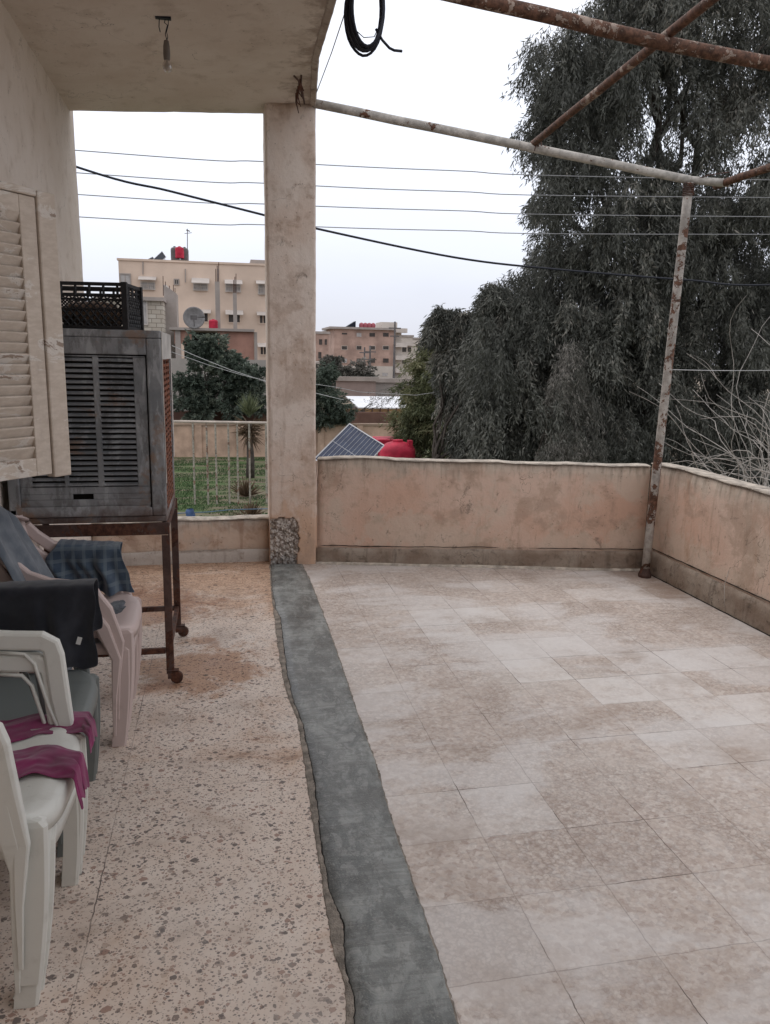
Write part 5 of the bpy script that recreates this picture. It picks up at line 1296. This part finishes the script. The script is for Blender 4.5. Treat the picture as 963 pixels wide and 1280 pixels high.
a0, a1, b0, b1 = rect(494,410,508,476,YP); mb = MB(); mb.box(a0+.01,a1-1.2,YP+1,YP+13,GZ-4,z1); loc_build(mb, 'side_wing', M['pale'], pb)
for vv in (412,430,446,462): c0_, c1_, _, zz = rect(493,vv,508,vv+3,YP); mb = MB(); mb.box(c0_+.2,c1_,YP-1.3,YP+.9,zz-.7,zz+.3); loc_build(mb, 'balcony', M['awn'], pb)
mb = MB(); 
for i in range(5): a = PY(450+i*5.2, 410, YP+3); mb.lathe([(1.0,0),(1.05,.8),(.9,1.5),(.2,1.8)], 12, (a.x, YP+3, z1+.52))
M['redfade'] = simple('faded_red', (.34,.09,.11), .6, .1)
for i in range(4):
    a = PY(452+i*4.9, 410, YP+3); mb = MB(); mb.lathe([(.55,0),(.6,.6),(.5,1.0),(.15,1.2)], 12, (0,0,0)); o = mb.build('water_tank', M['redfade'], None); o.location = (a.x, YP+3, z1+.52); tag(o, 'red water tank in the row on the pinkish block roof', 'water tank', 'red tanks on the pinkish block')
mb = MB(); a0, a1, b0, b1 = rect(432,407,444,411,YP+3); mb.add([(a0,YP+2,z1+.55),(a1,YP+2,z1+.55),(a1,YP+5,z1+.55),(a0,YP+5,z1+.55),(a1,YP+2,z1+2.0),(a1,YP+5,z1+2.0)], [(0,3,2,1),(0,1,4),(3,5,2),(0,4,5,3),(1,2,5,4)]); tag(mb.build('solar_panel', M['panel'], None), 'dark wedge of solar panels on the pinkish block roof', 'solar panel')
def block(name, u0_, v0_, u1_, y, mat, label, wins, dz=0, depth=12, balc=()):
    x0, x1, _, z1 = rect(u0_, v0_, u1_, v0_+1, y); o = thing(name, ((x0+x1)/2, y, GZ), label, 'building'); mb = MB(); mb.box(x0,x1,y,y+depth,GZ-6,z1); loc_build(mb, 'walls', mat, o)
    mb = MB(); mb.box(x0-.3,x1+.3,y-.3,y+depth,z1+.01,z1+.5); loc_build(mb, 'roof_edge', M['conc'], o)
    for w in wins: window(o, *w, y, M['win'], mat)
    for (ua, ub, vv) in balc: a0, a1, _, zz = rect(ua, vv, ub, vv+2, y); mb = MB(); mb.box(a0,a1,y-1.3,y-.01,zz-.8,zz+.2); loc_build(mb, 'balcony', M['awn'], o)
    return o
block('house', 385,417,411,160,M['pinkb'],'pinkish house with arched windows immediately right of the pillar',[(399,424,403,431),(406,424,409,431),(398,440,402,448),(405,446,409,455)])
block('house', 411,415,418,200,M['pale'],'narrow pale house between the pinkish house and the pinkish block',[(413,422,416,427),(413,436,416,441)])
block('house', 500,421,516,200,M['pale'],'pale balconied house immediately right of the pinkish block',[(503,432,508,440),(510,434,514,440),(503,448,508,455)],balc=((500,516,428),(500,517,444)))
block('house', 516,424,560,230,M['pale'],'pale low house partly hidden by the green tree',[(520,430,524,434),(532,432,536,436),(520,442,524,447)])
block('house', 300,440,398,215,M['pale'],'pale distant house hidden behind the pillar',[(330,450,336,456)])
block('house', 396,456,425,130,M['pale'],'small pale house low down behind the dark leafy tree',[(404,462,408,468)])
block('house', 560,428,700,240,M['pinkb'],'far house behind the crowns of the trees',[(580,440,586,446)])
# distant low row, wall, shed
block('yard_wall', 421,476,470,90,bmat('mauve_block', (.28,.22,.20), .4),'mauve grey block wall under the pinkish apartment block',[],depth=.5)
block('yard_wall', 470,478,540,92,bmat('grey_block', (.30,.27,.25), .4),'grey block wall behind the white shed roof',[],depth=.5)
sd_ = thing('white_shed', (7, 62, GZ), 'shed with a bright white sheet roof beyond the brown fence', 'shed')
x0, x1, _, z1 = rect(432,495,502,497,64); z0b = PY(440,509,60).z
mb = MB(); mb.add([(x0+.4,60,z0b),(x1,60,z0b),(x1,64,z1),(x0,64,z1),(x0+.4,60,z0b-.08),(x1,60,z0b-.08),(x1,64,z1-.08),(x0,64,z1-.08)], [(0,1,2,3),(7,6,5,4),(0,4,5,1),(1,5,6,2),(2,6,7,3),(3,7,4,0)]); loc_build(mb, 'roof', simple('white_sheet', (.78,.79,.82), .5, .06, 1), sd_)
mb = MB(); mb.box(x0+.5,x1-.2,60.3,63.8,GZ,z0b-.1); loc_build(mb, 'walls', M['greytank'], sd_)
x0, x1, z0, z1 = rect(425,511,505,530,55); mb = MB(); mb.box(x0,x1,55,55.1,GZ,z1)
bf = thing('brown_fence', ((x0+x1)/2,55,GZ), 'rust brown sheet fence in front of the white shed', 'fence'); loc_build(mb, 'sheet', simple('brown_sheet', (.23,.135,.065), .8, .35, .8), bf)
mb = MB()
for i in range(9): x = x0+(x1-x0)*i/8; mb.tube([(x,54.95,GZ),(x,54.95,z1+.1)], .05, 5)
loc_build(mb, 'fence_post', M['stand'], bf)
for (u_, vt, vb, y, lab) in ((463,432,480,105,'thin pole left of the shed in front of the pinkish block'),(494,402,500,100,'tall dark utility pole at the right end of the pinkish block'),(456,434,478,120,'shorter pole just left of the thin pole by the pinkish block')):
    a, b = PY(u_, vt, y), PY(u_, vb, y); o = thing('utility_pole', (a.x, y, GZ), lab, 'utility pole', 'utility poles by the pinkish block')
    mb = MB(); mb.tube([(0,0,0),(0,0,a.z-GZ)], [.18,.12], 6); mb.build('pole', M['greytank'], o)
    
    for w_, dz_ in ((.8,.9),(.6,1.9)): mb = MB(); mb.box(-w_,w_,-.06,.06,a.z-GZ-dz_,a.z-GZ-dz_+.15); mb.build('crossarm', M['greytank'], o)
def wireline(pix, y, label, r_=.02, ya=None):
    mb = MB(); mb.tube([PY(u_, v_, y+(ya or 0)*i) for i, (u_, v_) in enumerate(pix)], r_, 5); tag(mb.build('service_wire', M['wire_pale'], None), label, 'wire')
wireline([(215,432),(250,447),(290,463),(333,477),(397,492),(430,500)], 38, 'upper pale wire crossing in front of the olive tree', .016)
wireline([(215,440),(260,456),(300,468),(333,476.5),(345,478)], 38.5, 'lower pale wire meeting the upper one by the pillar', .013)
wireline([(380,478),(420,484),(450,490),(520,494),(600,482)], 19, 'pale wire crossing behind the solar panel towards the green tree', .007)

# neighbour's lower roof with solar panel and tanks
ax = thing('annex', (5.2, 19.5, GZ), 'low flat roofed annex below the parapet that carries the solar panel and the red tank', 'building')
mb = MB(); mb.box(1.9, 7.0, 15.5, 23, GZ, -1.70); loc_build(mb, 'walls', M['wallpink'], ax)
mb = MB(); mb.box(1.8, 7.1, 15.4, 23.1, -1.698, -1.60); loc_build(mb, 'roof', M['conc'], ax)
A1, B1, C1_ = PY(393,574,17.0), PY(437,530,18.2), PY(480,557,17.6)
solar([A1, B1, C1_], 'tilted blue solar panel with pale grid lines just beyond the parapet', cols=11, zfoot=-1.6, frame=.04)
tk = thing('water_tank', (PY(497,570,20).x, 20, -1.6), 'red plastic water tank with domed top beside the blue solar panel', 'water tank')
mb = MB(); r_ = 23.0*20/F_PX; zt0 = PY(498,561,20).z+1.6; zt1 = PY(498,552,20).z+1.6
mb.lathe([(r_*.97,0),(r_,.05),(r_,zt0*.5),(r_*.97,zt0*.53),(r_,zt0*.56),(r_,zt0-.05),(r_*.97,zt0),(r_*.86,zt0+(zt1-zt0)*.42),(r_*.62,zt0+(zt1-zt0)*.78),(r_*.35,zt1)], 32); mb.build('tank_body', M['redtank'], tk, smooth=True)
mb = MB(); mb.lathe([(r_*.30,zt1-.02),(r_*.30,zt1+.05),(r_*.05,zt1+.06)], 20, (0,0,0)); mb.build('lid', M['redtank'], tk)
mb = MB(); mb.box(.22,.34,-.30,-.14,zt0-.02,zt1+.06); mb.build('filler_neck', M['redtank'], tk, bevel=.01)
x0, x1, z0, z1 = rect(470,548,519,575,21.6); mb = MB(); mb.box(x0,x1,21.3,22.2,-1.598,z1)
o = mb.build('red_box', M['redtank'], None, bevel=.03); tag(o, 'square edged red tank standing behind the domed red tank', 'tank')

# ================================================================ LIGHT
w = bpy.data.worlds.new('World'); S.world = w; w.use_nodes = True; nt = w.node_tree; bg = nt.nodes['Background']
sky = nt.nodes.new('ShaderNodeTexSky'); sky.sky_type = 'NISHITA'; sky.sun_disc = False; sky.sun_elevation = R(48); sky.sun_rotation = R(-35)
tc = nt.nodes.new('ShaderNodeTexCoord'); sp = nt.nodes.new('ShaderNodeSeparateXYZ'); nt.links.new(tc.outputs['Generated'], sp.inputs[0])
cr_ = nt.nodes.new('ShaderNodeValToRGB'); nt.links.new(sp.outputs[2], cr_.inputs['Fac'])
els = cr_.color_ramp.elements; els[0].position = 0; els[0].color = (6.3,6.45,7.3,1); els[1].position = .55; els[1].color = (11.6,11.5,11.8,1)
e1 = cr_.color_ramp.elements.new(.14); e1.color = (8.3,8.6,9.6,1); e2 = cr_.color_ramp.elements.new(.28); e2.color = (9.5,9.9,10.9,1)
mp = nt.nodes.new('ShaderNodeMapping'); mp.inputs['Scale'].default_value = (1,1,2.6); nt.links.new(tc.outputs['Generated'], mp.inputs['Vector'])
cn = nt.nodes.new('ShaderNodeTexNoise'); cn.inputs['Scale'].default_value = 1.8; cn.inputs['Detail'].default_value = 5; nt.links.new(mp.outputs[0], cn.inputs['Vector'])
mr = nt.nodes.new('ShaderNodeMapRange'); mr.inputs['From Min'].default_value = .3; mr.inputs['From Max'].default_value = .7; mr.inputs['To Min'].default_value = .93; mr.inputs['To Max'].default_value = 1.06; nt.links.new(cn.outputs['Fac'], mr.inputs['Value'])
vm = nt.nodes.new('ShaderNodeVectorMath'); vm.operation = 'SCALE'; nt.links.new(cr_.outputs['Color'], vm.inputs[0]); nt.links.new(mr.outputs[0], vm.inputs['Scale'])
mx = nt.nodes.new('ShaderNodeMix'); mx.data_type = 'RGBA'; mx.inputs[0].default_value = .93; nt.links.new(sky.outputs[0], mx.inputs[6]); nt.links.new(vm.outputs[0], mx.inputs[7]); nt.links.new(mx.outputs[2], bg.inputs['Color'])
bg.inputs['Strength'].default_value = .103
sun = bpy.data.objects.new('sun', bpy.data.lights.new('sun', 'SUN')); COL.objects.link(sun); sun.data.energy = .5; sun.data.angle = R(30); sun.data.color = (1,.96,.92)
sd2 = Vector((math.sin(R(-35))*math.cos(R(48)), math.cos(R(-35))*math.cos(R(48)), math.sin(R(48)))); sun.rotation_euler = sd2.to_track_quat('Z','Y').to_euler()
S.view_settings.view_transform = 'Standard'; S.view_settings.look = 'None'; S.view_settings.exposure = 0.20; S.view_settings.gamma = 1; S.view_settings.use_curve_mapping = False
S.render.engine = 'CYCLES'; S.cycles.max_bounces = 8; S.cycles.use_denoising = True
